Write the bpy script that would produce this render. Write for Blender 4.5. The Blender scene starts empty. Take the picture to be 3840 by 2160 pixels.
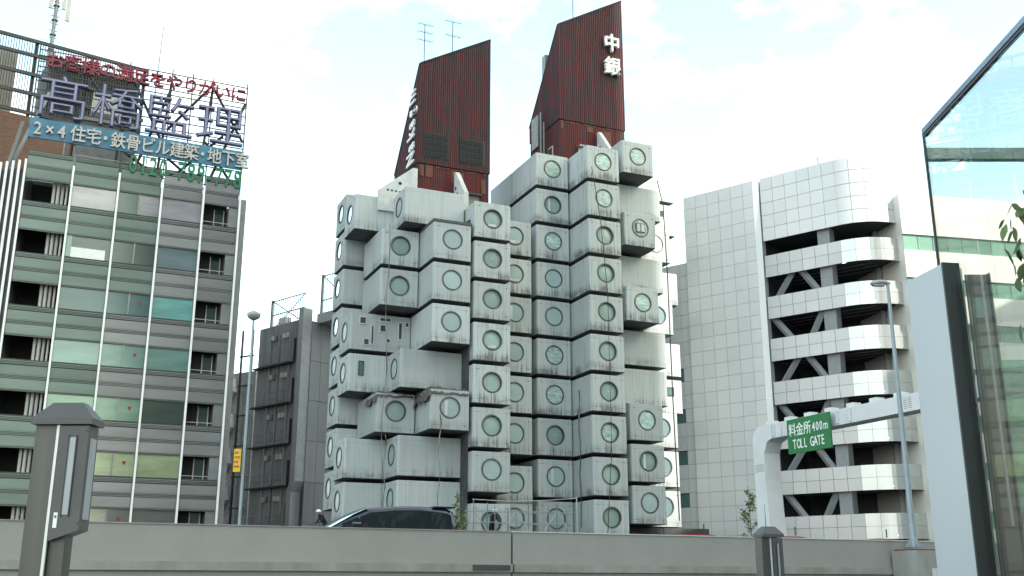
import bpy, bmesh, math, random
from mathutils import Matrix, Vector
R = math.radians
rnd = random.Random(7)
scene = bpy.context.scene
COL = scene.collection
EYE = 1.6

# ------------------------------------------------------------------ camera
cam_d = bpy.data.cameras.new('camera'); cam = bpy.data.objects.new('camera', cam_d); COL.objects.link(cam)
cam.location = (0, 0, EYE); cam.rotation_euler = (R(90 + 15.85), 0, 0)
cam_d.sensor_width = 36; cam_d.lens = 36 * 3937 / 3840
cam_d.clip_start = 0.1; cam_d.clip_end = 3000
scene.camera = cam

# ------------------------------------------------------------------ light
SUN_H = Vector((0.80, -0.60)); SUN_EL = R(38)
world = bpy.data.worlds.new('World'); scene.world = world; world.use_nodes = True
nt = world.node_tree; nt.nodes.clear()
def N(t, typ, **kw):
    n = t.nodes.new(typ)
    for k, v in kw.items(): setattr(n, k, v)
    return n
wo = N(nt, 'ShaderNodeOutputWorld'); bg = N(nt, 'ShaderNodeBackground')
sky = N(nt, 'ShaderNodeTexSky'); sky.sky_type = 'NISHITA'; sky.sun_disc = False
sky.sun_elevation = SUN_EL; sky.sun_rotation = math.atan2(SUN_H.x, SUN_H.y)
sky.air_density = 1.0; sky.dust_density = 1.6; sky.ozone_density = 0.6
tc = N(nt, 'ShaderNodeTexCoord'); mp = N(nt, 'ShaderNodeMapping'); mp.inputs['Scale'].default_value = (1, 1, 1.9)
mp.inputs['Location'].default_value = (0.35, 0.1, 0.2)
no = N(nt, 'ShaderNodeTexNoise'); no.inputs['Scale'].default_value = 3.4; no.inputs['Detail'].default_value = 9; no.inputs['Roughness'].default_value = .58
cr = N(nt, 'ShaderNodeValToRGB'); cr.color_ramp.elements[0].position = .47; cr.color_ramp.elements[1].position = .64
sx = N(nt, 'ShaderNodeSeparateXYZ')
hz = N(nt, 'ShaderNodeMapRange'); hz.inputs['From Min'].default_value = .02; hz.inputs['From Max'].default_value = .34
hz.inputs['To Min'].default_value = 1; hz.inputs['To Max'].default_value = 0
mxm = N(nt, 'ShaderNodeMath', operation='MAXIMUM')
mix = N(nt, 'ShaderNodeMixRGB'); mix.inputs['Color2'].default_value = (8.7, 8.6, 8.35, 1)
tint = N(nt, 'ShaderNodeMixRGB', blend_type='MULTIPLY'); tint.inputs['Fac'].default_value = 1; tint.inputs['Color2'].default_value = (2.75, 2.85, 2.1, 1)
bg.inputs['Strength'].default_value = .13
L = nt.links.new
L(tc.outputs['Generated'], mp.inputs['Vector']); L(mp.outputs[0], no.inputs['Vector']); L(no.outputs['Fac'], cr.inputs['Fac'])
L(tc.outputs['Generated'], sx.inputs[0]); L(sx.outputs['Z'], hz.inputs['Value'])
L(cr.outputs['Color'], mxm.inputs[0]); L(hz.outputs[0], mxm.inputs[1]); L(mxm.outputs[0], mix.inputs['Fac'])
L(sky.outputs[0], tint.inputs['Color1']); L(tint.outputs[0], mix.inputs['Color1']); L(mix.outputs[0], bg.inputs['Color']); L(bg.outputs[0], wo.inputs[0])
sd = bpy.data.lights.new('sun', 'SUN'); sun = bpy.data.objects.new('sun', sd); COL.objects.link(sun)
sd.energy = 3.8; sd.angle = R(.6); sd.color = (1, .95, .86)
sdir = Vector((SUN_H.x * math.cos(SUN_EL), SUN_H.y * math.cos(SUN_EL), math.sin(SUN_EL)))
sun.rotation_euler = sdir.to_track_quat('Z', 'Y').to_euler()
scene.view_settings.view_transform = 'Standard'; scene.view_settings.look = 'None'
scene.view_settings.exposure = 1.05; scene.view_settings.gamma = 1; scene.view_settings.use_curve_mapping = False

# ------------------------------------------------------------------ materials
MATS = {}
def mat(name, col=(.5, .5, .5), rough=.6, metal=0.0, var=.12, scale=3.0, bump=0.0, stretch=(1, 1, 1), col2=None, spec=.5, rand=0.0, emit=0):
    """noise-mottled procedural surface; col2 = second colour of the noise"""
    if name in MATS: return MATS[name]
    m = bpy.data.materials.new(name); m.use_nodes = True; t = m.node_tree; b = t.nodes['Principled BSDF']
    b.inputs['Roughness'].default_value = rough; b.inputs['Metallic'].default_value = metal
    b.inputs['Specular IOR Level'].default_value = spec
    c2 = col2 or tuple(max(0, c * (1 - var * 2)) for c in col)
    tcn = N(t, 'ShaderNodeTexCoord'); mpn = N(t, 'ShaderNodeMapping'); mpn.inputs['Scale'].default_value = stretch
    t.links.new(tcn.outputs['Object'], mpn.inputs['Vector'])
    oi = N(t, 'ShaderNodeObjectInfo'); ad = N(t, 'ShaderNodeVectorMath', operation='ADD')
    ml = N(t, 'ShaderNodeMath', operation='MULTIPLY'); ml.inputs[1].default_value = 40
    t.links.new(oi.outputs['Random'], ml.inputs[0]); t.links.new(mpn.outputs[0], ad.inputs[0]); t.links.new(ml.outputs[0], ad.inputs[1])
    nz = N(t, 'ShaderNodeTexNoise'); nz.inputs['Scale'].default_value = scale; nz.inputs['Detail'].default_value = 6; nz.inputs['Roughness'].default_value = .62
    t.links.new(ad.outputs[0], nz.inputs['Vector'])
    rp = N(t, 'ShaderNodeValToRGB'); rp.color_ramp.elements[0].position = .35; rp.color_ramp.elements[1].position = .65
    rp.color_ramp.elements[0].color = (*c2, 1); rp.color_ramp.elements[1].color = (*col, 1)
    t.links.new(nz.outputs['Fac'], rp.inputs['Fac'])
    out = rp.outputs['Color']
    if rand:
        hs = N(t, 'ShaderNodeHueSaturation'); mr = N(t, 'ShaderNodeMapRange')
        mr.inputs['To Min'].default_value = 1 - rand; mr.inputs['To Max'].default_value = 1 + rand
        t.links.new(oi.outputs['Random'], mr.inputs['Value']); t.links.new(mr.outputs[0], hs.inputs['Value']); t.links.new(out, hs.inputs['Color'])
        out = hs.outputs['Color']
    t.links.new(out, b.inputs['Base Color'])
    if bump:
        bp = N(t, 'ShaderNodeBump'); bp.inputs['Strength'].default_value = bump; bp.inputs['Distance'].default_value = .05
        t.links.new(nz.outputs['Fac'], bp.inputs['Height']); t.links.new(bp.outputs[0], b.inputs['Normal'])
    MATS[name] = m; return m

def capsule_mat():
    m = bpy.data.materials.new('capsule_paint'); m.use_nodes = True; t = m.node_tree; b = t.nodes['Principled BSDF']; l = t.links.new
    b.inputs['Roughness'].default_value = .55
    tcn = N(t, 'ShaderNodeTexCoord'); oi = N(t, 'ShaderNodeObjectInfo'); ml = N(t, 'ShaderNodeMath', operation='MULTIPLY'); ml.inputs[1].default_value = 57
    l(oi.outputs['Random'], ml.inputs[0])
    def noise(sc, scale, det=5):
        mpn = N(t, 'ShaderNodeMapping'); mpn.inputs['Scale'].default_value = sc; l(tcn.outputs['Object'], mpn.inputs['Vector'])
        ad = N(t, 'ShaderNodeVectorMath', operation='ADD'); l(mpn.outputs[0], ad.inputs[0]); l(ml.outputs[0], ad.inputs[1])
        nz = N(t, 'ShaderNodeTexNoise'); nz.inputs['Scale'].default_value = scale; nz.inputs['Detail'].default_value = det; nz.inputs['Roughness'].default_value = .65
        l(ad.outputs[0], nz.inputs['Vector']); return nz.outputs['Fac']
    def mr(v, a, bb, c=0, d=1, smooth=True):
        n = N(t, 'ShaderNodeMapRange'); n.interpolation_type = 'SMOOTHSTEP' if smooth else 'LINEAR'
        l(v, n.inputs['Value']); n.inputs['From Min'].default_value = a; n.inputs['From Max'].default_value = bb
        n.inputs['To Min'].default_value = c; n.inputs['To Max'].default_value = d; return n.outputs[0]
    def mth(op, a, bb):
        n = N(t, 'ShaderNodeMath', operation=op)
        for i, v in enumerate((a, bb)):
            if isinstance(v, (int, float)): n.inputs[i].default_value = v
            else: l(v, n.inputs[i])
        return n.outputs[0]
    sp = N(t, 'ShaderNodeSeparateXYZ'); l(tcn.outputs['Object'], sp.inputs[0]); X, Y, Z = sp.outputs
    streak = mr(noise((5, 5, .22), 1.6), .46, .72)            # rain runs
    fine = mr(noise((16, 16, .5), 1.5, 3), .5, .75)
    blot = mr(noise((1, 1, 1), .9), .42, .7)
    low = mr(Z, .75, .05); high = mr(Z, 1.9, 2.36)
    d1 = mth('MULTIPLY', streak, mth('ADD', mth('MULTIPLY', low, .75), .28))
    d2 = mth('MULTIPLY', mth('MULTIPLY', low, blot), .75)
    d3 = mth('MULTIPLY', mth('MULTIPLY', high, fine), .45)
    # run of dirt below the round window
    ax = mth('ABSOLUTE', X, 0); run = mth('MULTIPLY', mth('MULTIPLY', mr(ax, .62, .1), mr(Z, .95, .3)), mth('MULTIPLY', mth('LESS_THAN', Y, .03), mr(noise((7, 7, .2), 1.3), .42, .66)))
    dirt = mth('ADD', mth('ADD', d1, d2), mth('ADD', d3, mth('MULTIPLY', run, .55)))
    dirt = mth('MULTIPLY', dirt, mr(oi.outputs['Random'], 0, 1, .6, 1.2, False)); dirt = mth('MULTIPLY', dirt, mth('ADD', mth('MULTIPLY', oi.outputs['Object Index'], .22), .8))
    dirt = mth('MINIMUM', dirt, .85)
    # panel seams: thin grooves near the edges
    def line(v, at, w=.011): return mr(mth('ABSOLUTE', mth('SUBTRACT', v, at), 0), w, w * .4)
    seam = mth('MAXIMUM', mth('MAXIMUM', line(Z, .27), line(Z, 2.06)), mth('MAXIMUM', line(ax, .93), mth('MAXIMUM', line(Y, .30), line(Y, 2.35))))
    seam = mth('MULTIPLY', seam, .38)
    mixc = N(t, 'ShaderNodeMixRGB'); mixc.inputs['Color1'].default_value = (.445, .482, .482, 1); mixc.inputs['Color2'].default_value = (.085, .09, .085, 1)
    l(dirt, mixc.inputs['Fac'])
    m2 = N(t, 'ShaderNodeMixRGB'); m2.inputs['Color2'].default_value = (.06, .065, .065, 1); l(seam, m2.inputs['Fac']); l(mixc.outputs[0], m2.inputs['Color1'])
    # rust runs here and there
    rust = mth('MULTIPLY', mr(noise((9, 9, .18), 1.1, 3), .68, .78), .35)
    m3 = N(t, 'ShaderNodeMixRGB'); m3.inputs['Color2'].default_value = (.22, .12, .06, 1); l(rust, m3.inputs['Fac']); l(m2.outputs[0], m3.inputs['Color1'])
    hs = N(t, 'ShaderNodeHueSaturation'); l(mr(oi.outputs['Random'], 0, 1, .86, 1.08, False), hs.inputs['Value']); l(m3.outputs[0], hs.inputs['Color'])
    l(hs.outputs[0], b.inputs['Base Color'])
    MATS['capsule_paint'] = m; return m
def red_mat(name='weathered_red_steel', rc=(.135, .017, .021), p=.60):
    m = bpy.data.materials.new(name); m.use_nodes = True; t = m.node_tree; b = t.nodes['Principled BSDF']; l = t.links.new
    b.inputs['Roughness'].default_value = .72
    tcn = N(t, 'ShaderNodeTexCoord')
    def noise(sc, s, det=4):
        mpn = N(t, 'ShaderNodeMapping'); mpn.inputs['Scale'].default_value = sc; l(tcn.outputs['Object'], mpn.inputs['Vector'])
        nz = N(t, 'ShaderNodeTexNoise'); nz.inputs['Scale'].default_value = s; nz.inputs['Detail'].default_value = det; nz.inputs['Roughness'].default_value = .7
        l(mpn.outputs[0], nz.inputs['Vector']); return nz.outputs['Fac']
    r1 = N(t, 'ShaderNodeValToRGB'); e = r1.color_ramp.elements
    e[0].position = .40; e[0].color = (.046, .040, .047, 1); e[1].position = p; e[1].color = (*rc, 1)
    l(noise((1, 1, .38), 1.5, 7), r1.inputs['Fac'])
    r2 = N(t, 'ShaderNodeValToRGB'); e = r2.color_ramp.elements; e[0].position = .48; e[0].color = (.55, .55, .55, 1); e[1].position = .6; e[1].color = (1.25, 1.1, 1.1, 1)
    l(noise((9, 9, .12), 1.2), r2.inputs['Fac'])
    mm = N(t, 'ShaderNodeMixRGB', blend_type='MULTIPLY'); mm.inputs['Fac'].default_value = .8; l(r1.outputs[0], mm.inputs['Color1']); l(r2.outputs[0], mm.inputs['Color2'])
    l(mm.outputs[0], b.inputs['Base Color']); MATS[name] = m; return m
def glass_mat(name, tintc, refl=.08):
    m = bpy.data.materials.new(name); m.use_nodes = True; t = m.node_tree; t.nodes.remove(t.nodes['Principled BSDF'])
    out = [n for n in t.nodes if n.type == 'OUTPUT_MATERIAL'][0]
    tr = N(t, 'ShaderNodeBsdfTransparent'); tr.inputs[0].default_value = (*tintc, 1)
    gl = N(t, 'ShaderNodeBsdfGlossy'); gl.inputs['Roughness'].default_value = .02
    lw = N(t, 'ShaderNodeLayerWeight'); lw.inputs['Blend'].default_value = .25
    nz = N(t, 'ShaderNodeTexNoise'); nz.inputs['Scale'].default_value = 1.2
    mr_ = N(t, 'ShaderNodeMath', operation='MULTIPLY_ADD'); mr_.inputs[1].default_value = .35; mr_.inputs[2].default_value = refl
    mx = N(t, 'ShaderNodeMixShader'); t.links.new(lw.outputs['Fresnel'], mr_.inputs[0]); t.links.new(mr_.outputs[0], mx.inputs[0])
    t.links.new(tr.outputs[0], mx.inputs[1]); t.links.new(gl.outputs[0], mx.inputs[2]); t.links.new(mx.outputs[0], out.inputs[0])
    MATS[name] = m; return m

M = dict(
 cap=capsule_mat(), red=red_mat(), red2=red_mat('lower_red_steel', (.15, .020, .020), .5),
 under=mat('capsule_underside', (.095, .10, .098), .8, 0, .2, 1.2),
 ring=mat('window_ring_steel', (.075, .085, .08), .5, .2, .2),
 pane_pale=mat('pale_blind_glass', (.37, .47, .465), .30, 0, .05, .6, rand=.12, stretch=(1, 1, .6)),
 pane=mat('round_window_glass', (.33, .44, .405), .30, 0, .1, .8, rand=.22, spec=.7, stretch=(1, 1, .6)),
 pane_film=mat('film_covered_glass', (.52, .66, .61), .25, 0, .2, 3.2, bump=1.0, rand=.15, stretch=(.8, 1, 2.4), col2=(.26, .37, .34)),
 pane_sky=mat('mirror_glass', (.70, .86, .90), .05, .95, .02),
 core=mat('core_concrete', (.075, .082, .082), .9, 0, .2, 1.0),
 fin=mat('white_concrete', (.62, .63, .62), .8, 0, .12, 1.5),
 white=mat('white_letter_paint', (.82, .82, .80), .5, 0, .03),
 rust=mat('orange_rust_sheet', (.16, .065, .035), .85, 0, .25, 2.0, col2=(.085, .035, .028), stretch=(6, 6, .6)),
 black=mat('dark_grille', (.016, .018, .022), .6),
 dark=mat('dark_opening', (.012, .013, .014), .8),
 memb=mat('roofing_membrane', (.10, .115, .11), .8, 0, .2, 2.5),
 net=mat('torn_net', (.13, .125, .12), .95, 0, .35, 9, bump=.7),
 spandrel=mat('green_grey_panel', (.13, .175, .158), .30, .3, .12, .5, rand=.12, stretch=(.4, 1, 2)),
 spandrel2=mat('grey_panel', (.23, .235, .24), .28, .4, .12, .5, rand=.1, stretch=(.4, 1, 2)),
 rib=mat('panel_rib', (.05, .058, .056), .4, .3, .2, 3),
 finw=mat('white_mullion', (.86, .86, .86), .35, 0, .02),
 steel=mat('grey_steel', (.22, .23, .235), .45, .5, .1),
 dsteel=mat('dark_steel', (.05, .052, .055), .5, .4, .1),
 pipe=mat('pale_pipe', (.52, .50, .48), .5, 0, .1),
 brick=mat('brown_brick', (.155, .085, .06), .9, 0, .2, 3, stretch=(.6, .6, 4)),
 signblue=mat('sign_blue', (.055, .19, .30), .5, 0, .15, 1.0),
 letred=mat('sign_red', (.25, .012, .035), .5, 0, .1), letgreen=mat('sign_green', (.012, .17, .07), .45, 0, .1),
 letblue=mat('sign_navy', (.055, .065, .17), .45, .1, .1), letlilac=mat('sign_lilac', (.23, .235, .36), .4, .1, .1),
 dclad=mat('dark_metal_cladding', (.25, .255, .265), .42, .15, .1, .7, rand=.1, stretch=(1, 1, .3)),
 lclad=mat('light_metal_cladding', (.38, .39, .40), .4, .2, .08),
 gpanel=mat('silver_panel', (.66, .66, .65), .36, .2, .012, .3, rand=.035),
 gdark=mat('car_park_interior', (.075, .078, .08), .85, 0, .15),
 gcol=mat('car_park_column', (.30, .31, .32), .6, 0, .06),
 gpanel2=mat('parapet_panel', (.46, .46, .455), .30, .45, .03, .5, rand=.04), gcurve=mat('curved_silver_panel', (.60, .60, .58), .24, .65, .03, .5, rand=.03), wbld=mat('cream_wall', (.74, .72, .66), .6, 0, .04, .4),
 win_t=mat('teal_glass', (.12, .22, .21), .12, .2, .1, .6, spec=.8),
 barrier=mat('barrier_concrete', (.315, .308, .292), .75, 0, .05, .8),
 barrier2=mat('stained_concrete', (.32, .32, .305), .8, 0, .2, .9, stretch=(1.4, 1.4, .6), col2=(.23, .22, .195)),
 lit=mat('lit_lamp', (.9, .88, .8), .5, 0, .01), stain=mat('dark_stain', (.13, .14, .12), .9, 0, .3, 8), asphalt=mat('asphalt', (.055, .055, .055), .9, 0, .15, 2),
 gantry=mat('white_painted_steel', (.66, .67, .68), .5, 0, .05, 1),
 gsign=mat('green_sign', (.006, .165, .045), .4, 0, .04),
 post=mat('brushed_stainless', (.105, .102, .095), .38, .45, .1, 1.2, stretch=(14, 14, .25)),
 postcap=mat('post_cap_metal', (.10, .098, .096), .5, .3, .08, 3),
 lens=mat('frosted_lens', (.38, .40, .42), .3, 0, .12, .8),
 vanp=mat('navy_van_paint', (.012, .017, .032), .12, .3, .05, spec=.8),
 vang=mat('van_glass', (.006, .008, .009), .04, 0, .02, spec=.9),
 tyre=mat('rubber', (.02, .02, .02), .9), chrome=mat('chrome', (.7, .7, .7), .12, .95, .03),
 lampg=mat('lamp_pole_paint', (.30, .36, .40), .5, .3, .06),
 yellow=mat('yellow_sign', (.75, .46, .02), .55, 0, .05), redp=mat('red_sheet', (.30, .008, .035), .5, 0, .15),
 leaf=mat('leaf_green', (.075, .12, .028), .6, 0, .25, 4, rand=.3), leafl=mat('light_leaf_green', (.16, .22, .06), .6, 0, .2, 4),
 bark=mat('bark', (.07, .05, .035), .9), cloth=mat('dark_work_clothes', (.012, .014, .025), .9), skin=mat('skin', (.42, .26, .19), .6),
 slab=mat('grey_wall_panel', (.42, .45, .48), .35, .15, .03, .8), frame=mat('dark_frame', (.028, .035, .034), .35, .3, .1),
 gframe=mat('green_grey_bar', (.19, .26, .24), .3, .3, .2, 5), blueg=mat('blue_edge_bar', (.22, .27, .36), .3, .5, .2, 3),
 tank=mat('cream_tank', (.50, .48, .42), .7, 0, .1), unit=mat('grey_box', (.30, .30, .29), .7, 0, .15),
 otower=mat('tower_glass', (.12, .15, .17), .2, .3, .1, .3), cable=mat('cable', (.30, .29, .27), .7),
)
_b = M['lit'].node_tree.nodes['Principled BSDF']; _b.inputs['Emission Color'].default_value = (1, .93, .8, 1); _b.inputs['Emission Strength'].default_value = 2.0
M['glass'] = glass_mat('clear_green_glass', (.965, .99, .98)); M['glass2'] = glass_mat('dark_green_glass', (.035, .09, .075), .03); M['glass3'] = glass_mat('mid_green_glass', (.40, .58, .48), .03); M['windscreen'] = mat('windscreen_glass', (.45, .58, .62), .06, .8, .02)
WIN = {}
for nm, c in dict(mauve=(.31, .30, .325), dgreen=(.045, .085, .075), bluegrey=(.14, .19, .205), dteal=(.035, .10, .105), teal=(.17, .39, .37),
                  mteal=(.15, .27, .24), lgreen=(.17, .30, .21), ygreen=(.30, .37, .215), ddark=(.045, .07, .055), grey=(.12, .125, .12), beige=(.27, .27, .215)).items():
    WIN[nm] = mat('window_' + nm, c, .12, .1, .16, .9, spec=.9, stretch=(.35, 1, 1.6))

# ------------------------------------------------------------------ mesh helpers
class MB:
    def __init__(s): s.v = []; s.f = []; s.sm = []
    def add(s, vs, fs, smooth=False):
        o = len(s.v); s.v += [tuple(v) for v in vs]; s.f += [tuple(i + o for i in f) for f in fs]; s.sm += [smooth] * len(fs); return s
    def box(s, x0, x1, y0, y1, z0, z1):
        return s.add([(x0,y0,z0),(x1,y0,z0),(x1,y1,z0),(x0,y1,z0),(x0,y0,z1),(x1,y0,z1),(x1,y1,z1),(x0,y1,z1)],
                     [(0,3,2,1),(4,5,6,7),(0,1,5,4),(1,2,6,5),(2,3,7,6),(3,0,4,7)])
    def prism(s, pts, lo, hi, axis='z'):
        """polygon pts in the plane across 'axis', extruded lo..hi"""
        n = len(pts)
        def P(p, h): return {'z': (p[0], p[1], h), 'y': (p[0], h, p[1]), 'x': (h, p[0], p[1])}[axis]
        vs = [P(p, lo) for p in pts] + [P(p, hi) for p in pts]
        fs = [tuple(range(n))[::-1], tuple(range(n, 2 * n))] + [(i, (i + 1) % n, (i + 1) % n + n, i + n) for i in range(n)]
        return s.add(vs, fs)
    def tube(s, pts, r, n=6, r2=None, cap=True):
        pts = [Vector(p) for p in pts]; m = len(pts); vs = []; fs = []
        for i, p in enumerate(pts):
            d = (pts[min(i + 1, m - 1)] - pts[max(i - 1, 0)]).normalized()
            u = d.cross(Vector((0, 0, 1)));
            if u.length < 1e-3: u = Vector((1, 0, 0))
            u.normalize(); w = d.cross(u); rr = r if r2 is None else r + (r2 - r) * i / (m - 1)
            for k in range(n):
                a = 2 * math.pi * k / n; vs.append(p + u * math.cos(a) * rr + w * math.sin(a) * rr)
        for i in range(m - 1):
            for k in range(n): fs.append((i*n+k, i*n+(k+1)%n, (i+1)*n+(k+1)%n, (i+1)*n+k))
        s.add(vs, fs, n > 4)
        if cap: s.add(vs[:n], [tuple(range(n))]); s.add(vs[-n:], [tuple(range(n))[::-1]])
        return s
    def bar(s, p, q, w, h=None):
        return s.tube([p, q], w * .7071, 4)
    def mesh(s, name):
        me = bpy.data.meshes.new(name); me.from_pydata(s.v, [], s.f); me.update()
        bm = bmesh.new(); bm.from_mesh(me); bmesh.ops.recalc_face_normals(bm, faces=bm.faces); bm.to_mesh(me); bm.free()
        me.polygons.foreach_set('use_smooth', s.sm); return me
    def build(s, name, m, parent=None, loc=(0,0,0), rz=0, **kw):
        me = s.mesh(name); return put(me, name, m, parent, loc, rz, **kw)
def put(me, name, m=None, parent=None, loc=(0,0,0), rz=0, label=None, kind=None, rot=None):
    o = bpy.data.objects.new(name, me); COL.objects.link(o)
    if m is not None and not me.materials: me.materials.append(m)
    o.location = loc; o.rotation_euler = rot if rot else (0, 0, rz)
    if parent: o.parent = parent
    if label: o['label'] = label
    if kind: o['kind'] = kind
    return o
def thing(name, label, cat, loc=(0,0,0), rz=0, group=None):
    o = bpy.data.objects.new(name, None); COL.objects.link(o); o.location = loc; o.rotation_euler = (0,0,rz); o.empty_display_size = .5
    o['label'] = label; o['category'] = cat
    if group: o['group'] = group
    return o
def tag(o, label, cat, group=None):
    o['label'] = label; o['category'] = cat
    if group: o['group'] = group
    return o
BOXES = {}
def boxpart(name, dims, m, parent, loc, **kw):
    """box pieces that share mesh data; origin at the lower front left corner"""
    key = (round(dims[0], 3), round(dims[1], 3), round(dims[2], 3), m.name)
    if key not in BOXES:
        g = .012
        BOXES[key] = MB().box(0, dims[0], 0, dims[1], 0, dims[2]).mesh(name); BOXES[key].materials.append(m)
    return put(BOXES[key], name, None, parent, loc, **kw)
CH = {}
def char_mesh(ch, ext, off, m):
    k = (ch, ext, off, m.name)
    if k in CH: return CH[k]
    c = bpy.data.curves.new('t', 'FONT'); c.body = ch; c.size = 1; c.extrude = ext; c.offset = off; c.resolution_u = 2
    o = bpy.data.objects.new('t', c); COL.objects.link(o); bpy.context.view_layer.update()
    me = bpy.data.meshes.new_from_object(o.evaluated_get(bpy.context.evaluated_depsgraph_get()))
    bpy.data.objects.remove(o); bpy.data.curves.remove(c); me.name = 'letter'; me.materials.clear(); me.materials.append(m)
    CH[k] = me; return me
def text_row(s, x0, z, step, size, parent, y, m, ext=.05, off=.0, sx=1.0, name='letter', steps=None):
    x = x0
    for i, ch in enumerate(s):
        if ch != ' ':
            o = put(char_mesh(ch, ext / size, off, m), name, None, parent, (x - (.2 if ch == '・' else 0), y, z)); o.rotation_euler = (R(90), 0, 0); o.scale = (size * sx, size, size)
        x += step * (steps.get(ch, 1) if steps else 1)

# ------------------------------------------------------------------ ground and road
put(MB().box(-700, 700, -300, 1200, -.5, 0).mesh('ground'), 'ground', M['asphalt'], kind='structure')
put(MB().box(-30, 30, -8, 12, .004, .12).mesh('pavement'), 'pavement', M['barrier2'], kind='structure')
AZ = R(24)      # street grid: local x of the capsule block points right and away
exp = MB(); exp.box(-70, 90, .32, 20, 1.6, 2.07); exp.box(-70, 90, .6, 19.5, .2, 1.6)
put(exp.mesh('road'), 'road', M['asphalt'], loc=(0, 27, 0), rz=R(25), kind='structure')
ln = MB()
for i in range(24): ln.box(-60 + i * 6, -57.5 + i * 6, 9.9, 10.05, 2.074, 2.078)
put(ln.mesh('road_marking'), 'road_marking', M['white'], loc=(0, 27, 0), rz=R(25), kind='structure')

# ------------------------------------------------------------------ capsules
CW, CD, CHH, PITCH = 2.45, 3.95, 2.33, 2.58
WR, WZ = .60, 1.30
def capsule_mesh():
    bm = bmesh.new(); bmesh.ops.create_cube(bm, size=1)
    for v in bm.verts: v.co = Vector((v.co.x * CW, (v.co.y + .5) * CD, (v.co.z + .5) * CHH))
    vert_e = [e for e in bm.edges if abs(e.verts[0].co.z - e.verts[1].co.z) > 1]
    bmesh.ops.bevel(bm, geom=vert_e, offset=.11, segments=3, profile=.5, affect='EDGES')
    hor = [e for e in bm.edges if abs(e.verts[0].co.z - e.verts[1].co.z) < .01 and len(e.link_faces) == 2 and any(len(f.verts) > 6 for f in e.link_faces)]
    bmesh.ops.bevel(bm, geom=hor, offset=.025, segments=1, affect='EDGES')
    fr = max((f for f in bm.faces if f.normal.y < -.99), key=lambda f: f.calc_area())
    co = sorted([v for v in fr.verts], key=lambda v: math.atan2(v.co.z - WZ, v.co.x))
    bmesh.ops.delete(bm, geom=[fr], context='FACES_ONLY')
    n = 32; cir = [bm.verts.new((WR * math.cos(-math.pi + 2 * math.pi * k / n), 0, WZ + WR * math.sin(-math.pi + 2 * math.pi * k / n))) for k in range(n)]
    # co order: bottom-left, bottom-right, top-right, top-left ; angles -135,-45,45,135
    for q in range(4):
        a = (q * 8 + 0) % n
        for k in range(8):
            bm.faces.new((co[q], cir[(a + k) % n], cir[(a + k + 1) % n]))
        bm.faces.new((co[q], cir[(a + 8) % n], co[(q + 1) % 4]))
    # reveal
    inn = [bm.verts.new((v.co.x, .16, v.co.z)) for v in cir]
    for k in range(n): bm.faces.new((cir[k], inn[k], inn[(k + 1) % n], cir[(k + 1) % n]))
    bmesh.ops.recalc_face_normals(bm, faces=bm.faces)
    me = bpy.data.meshes.new('capsule'); 
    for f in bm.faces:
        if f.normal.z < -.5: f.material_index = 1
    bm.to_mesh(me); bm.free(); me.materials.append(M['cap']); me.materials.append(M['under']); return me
def ring_mesh(r0, r1, y0, y1, m, name):
    b = MB(); n = 32; vs = []; fs = []
    for k in range(n):
        a = 2 * math.pi * k / n
        for rr, yy in ((r0, y0), (r1, y0), (r1, y1), (r0, y1)): vs.append((rr * math.cos(a), yy, rr * math.sin(a)))
    for k in range(n):
        j = (k + 1) % n
        for q in range(4): fs.append((k*4+q, j*4+q, j*4+(q+1)%4, k*4+(q+1)%4))
    b.add(vs, fs); me = b.mesh(name); me.materials.append(m); return me
def disc_mesh(r, y, m, name, bulge=.05):
    b = MB(); n = 32; vs = [(0, y - bulge, 0)]
    for q, (rr, bb) in enumerate(((.5, .75), (1, 0))):
        vs += [(r * rr * math.cos(2*math.pi*k/n), y - bulge * bb, r * rr * math.sin(2*math.pi*k/n)) for k in range(n)]
    fs = [(0, 1 + k, 1 + (k + 1) % n) for k in range(n)] + [(1 + k, 1 + n + k, 1 + n + (k+1) % n, 1 + (k+1) % n) for k in range(n)]
    b.add(vs, fs, True); me = b.mesh(name); me.materials.append(m); return me
ME_CAP = capsule_mesh()
ME_RING = ring_mesh(WR - .03, WR + .010, -.03, .10, M['ring'], 'window_ring')
ME_TRIM = ring_mesh(WR + .035, WR + .06, -.010, .002, M['memb'], 'window_trim')
PANES = {k: (disc_mesh(WR - .03, .13, M[m], 'window_pane', .0 if k == 's' else .04), disc_mesh(WR - .03, .03, M['pane_pale'] if k == 'p' else M[m], 'window_pane', .0 if k == 's' else .02)) for k, m in dict(p='pane', f='pane_film', s='pane_sky').items()}
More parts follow.
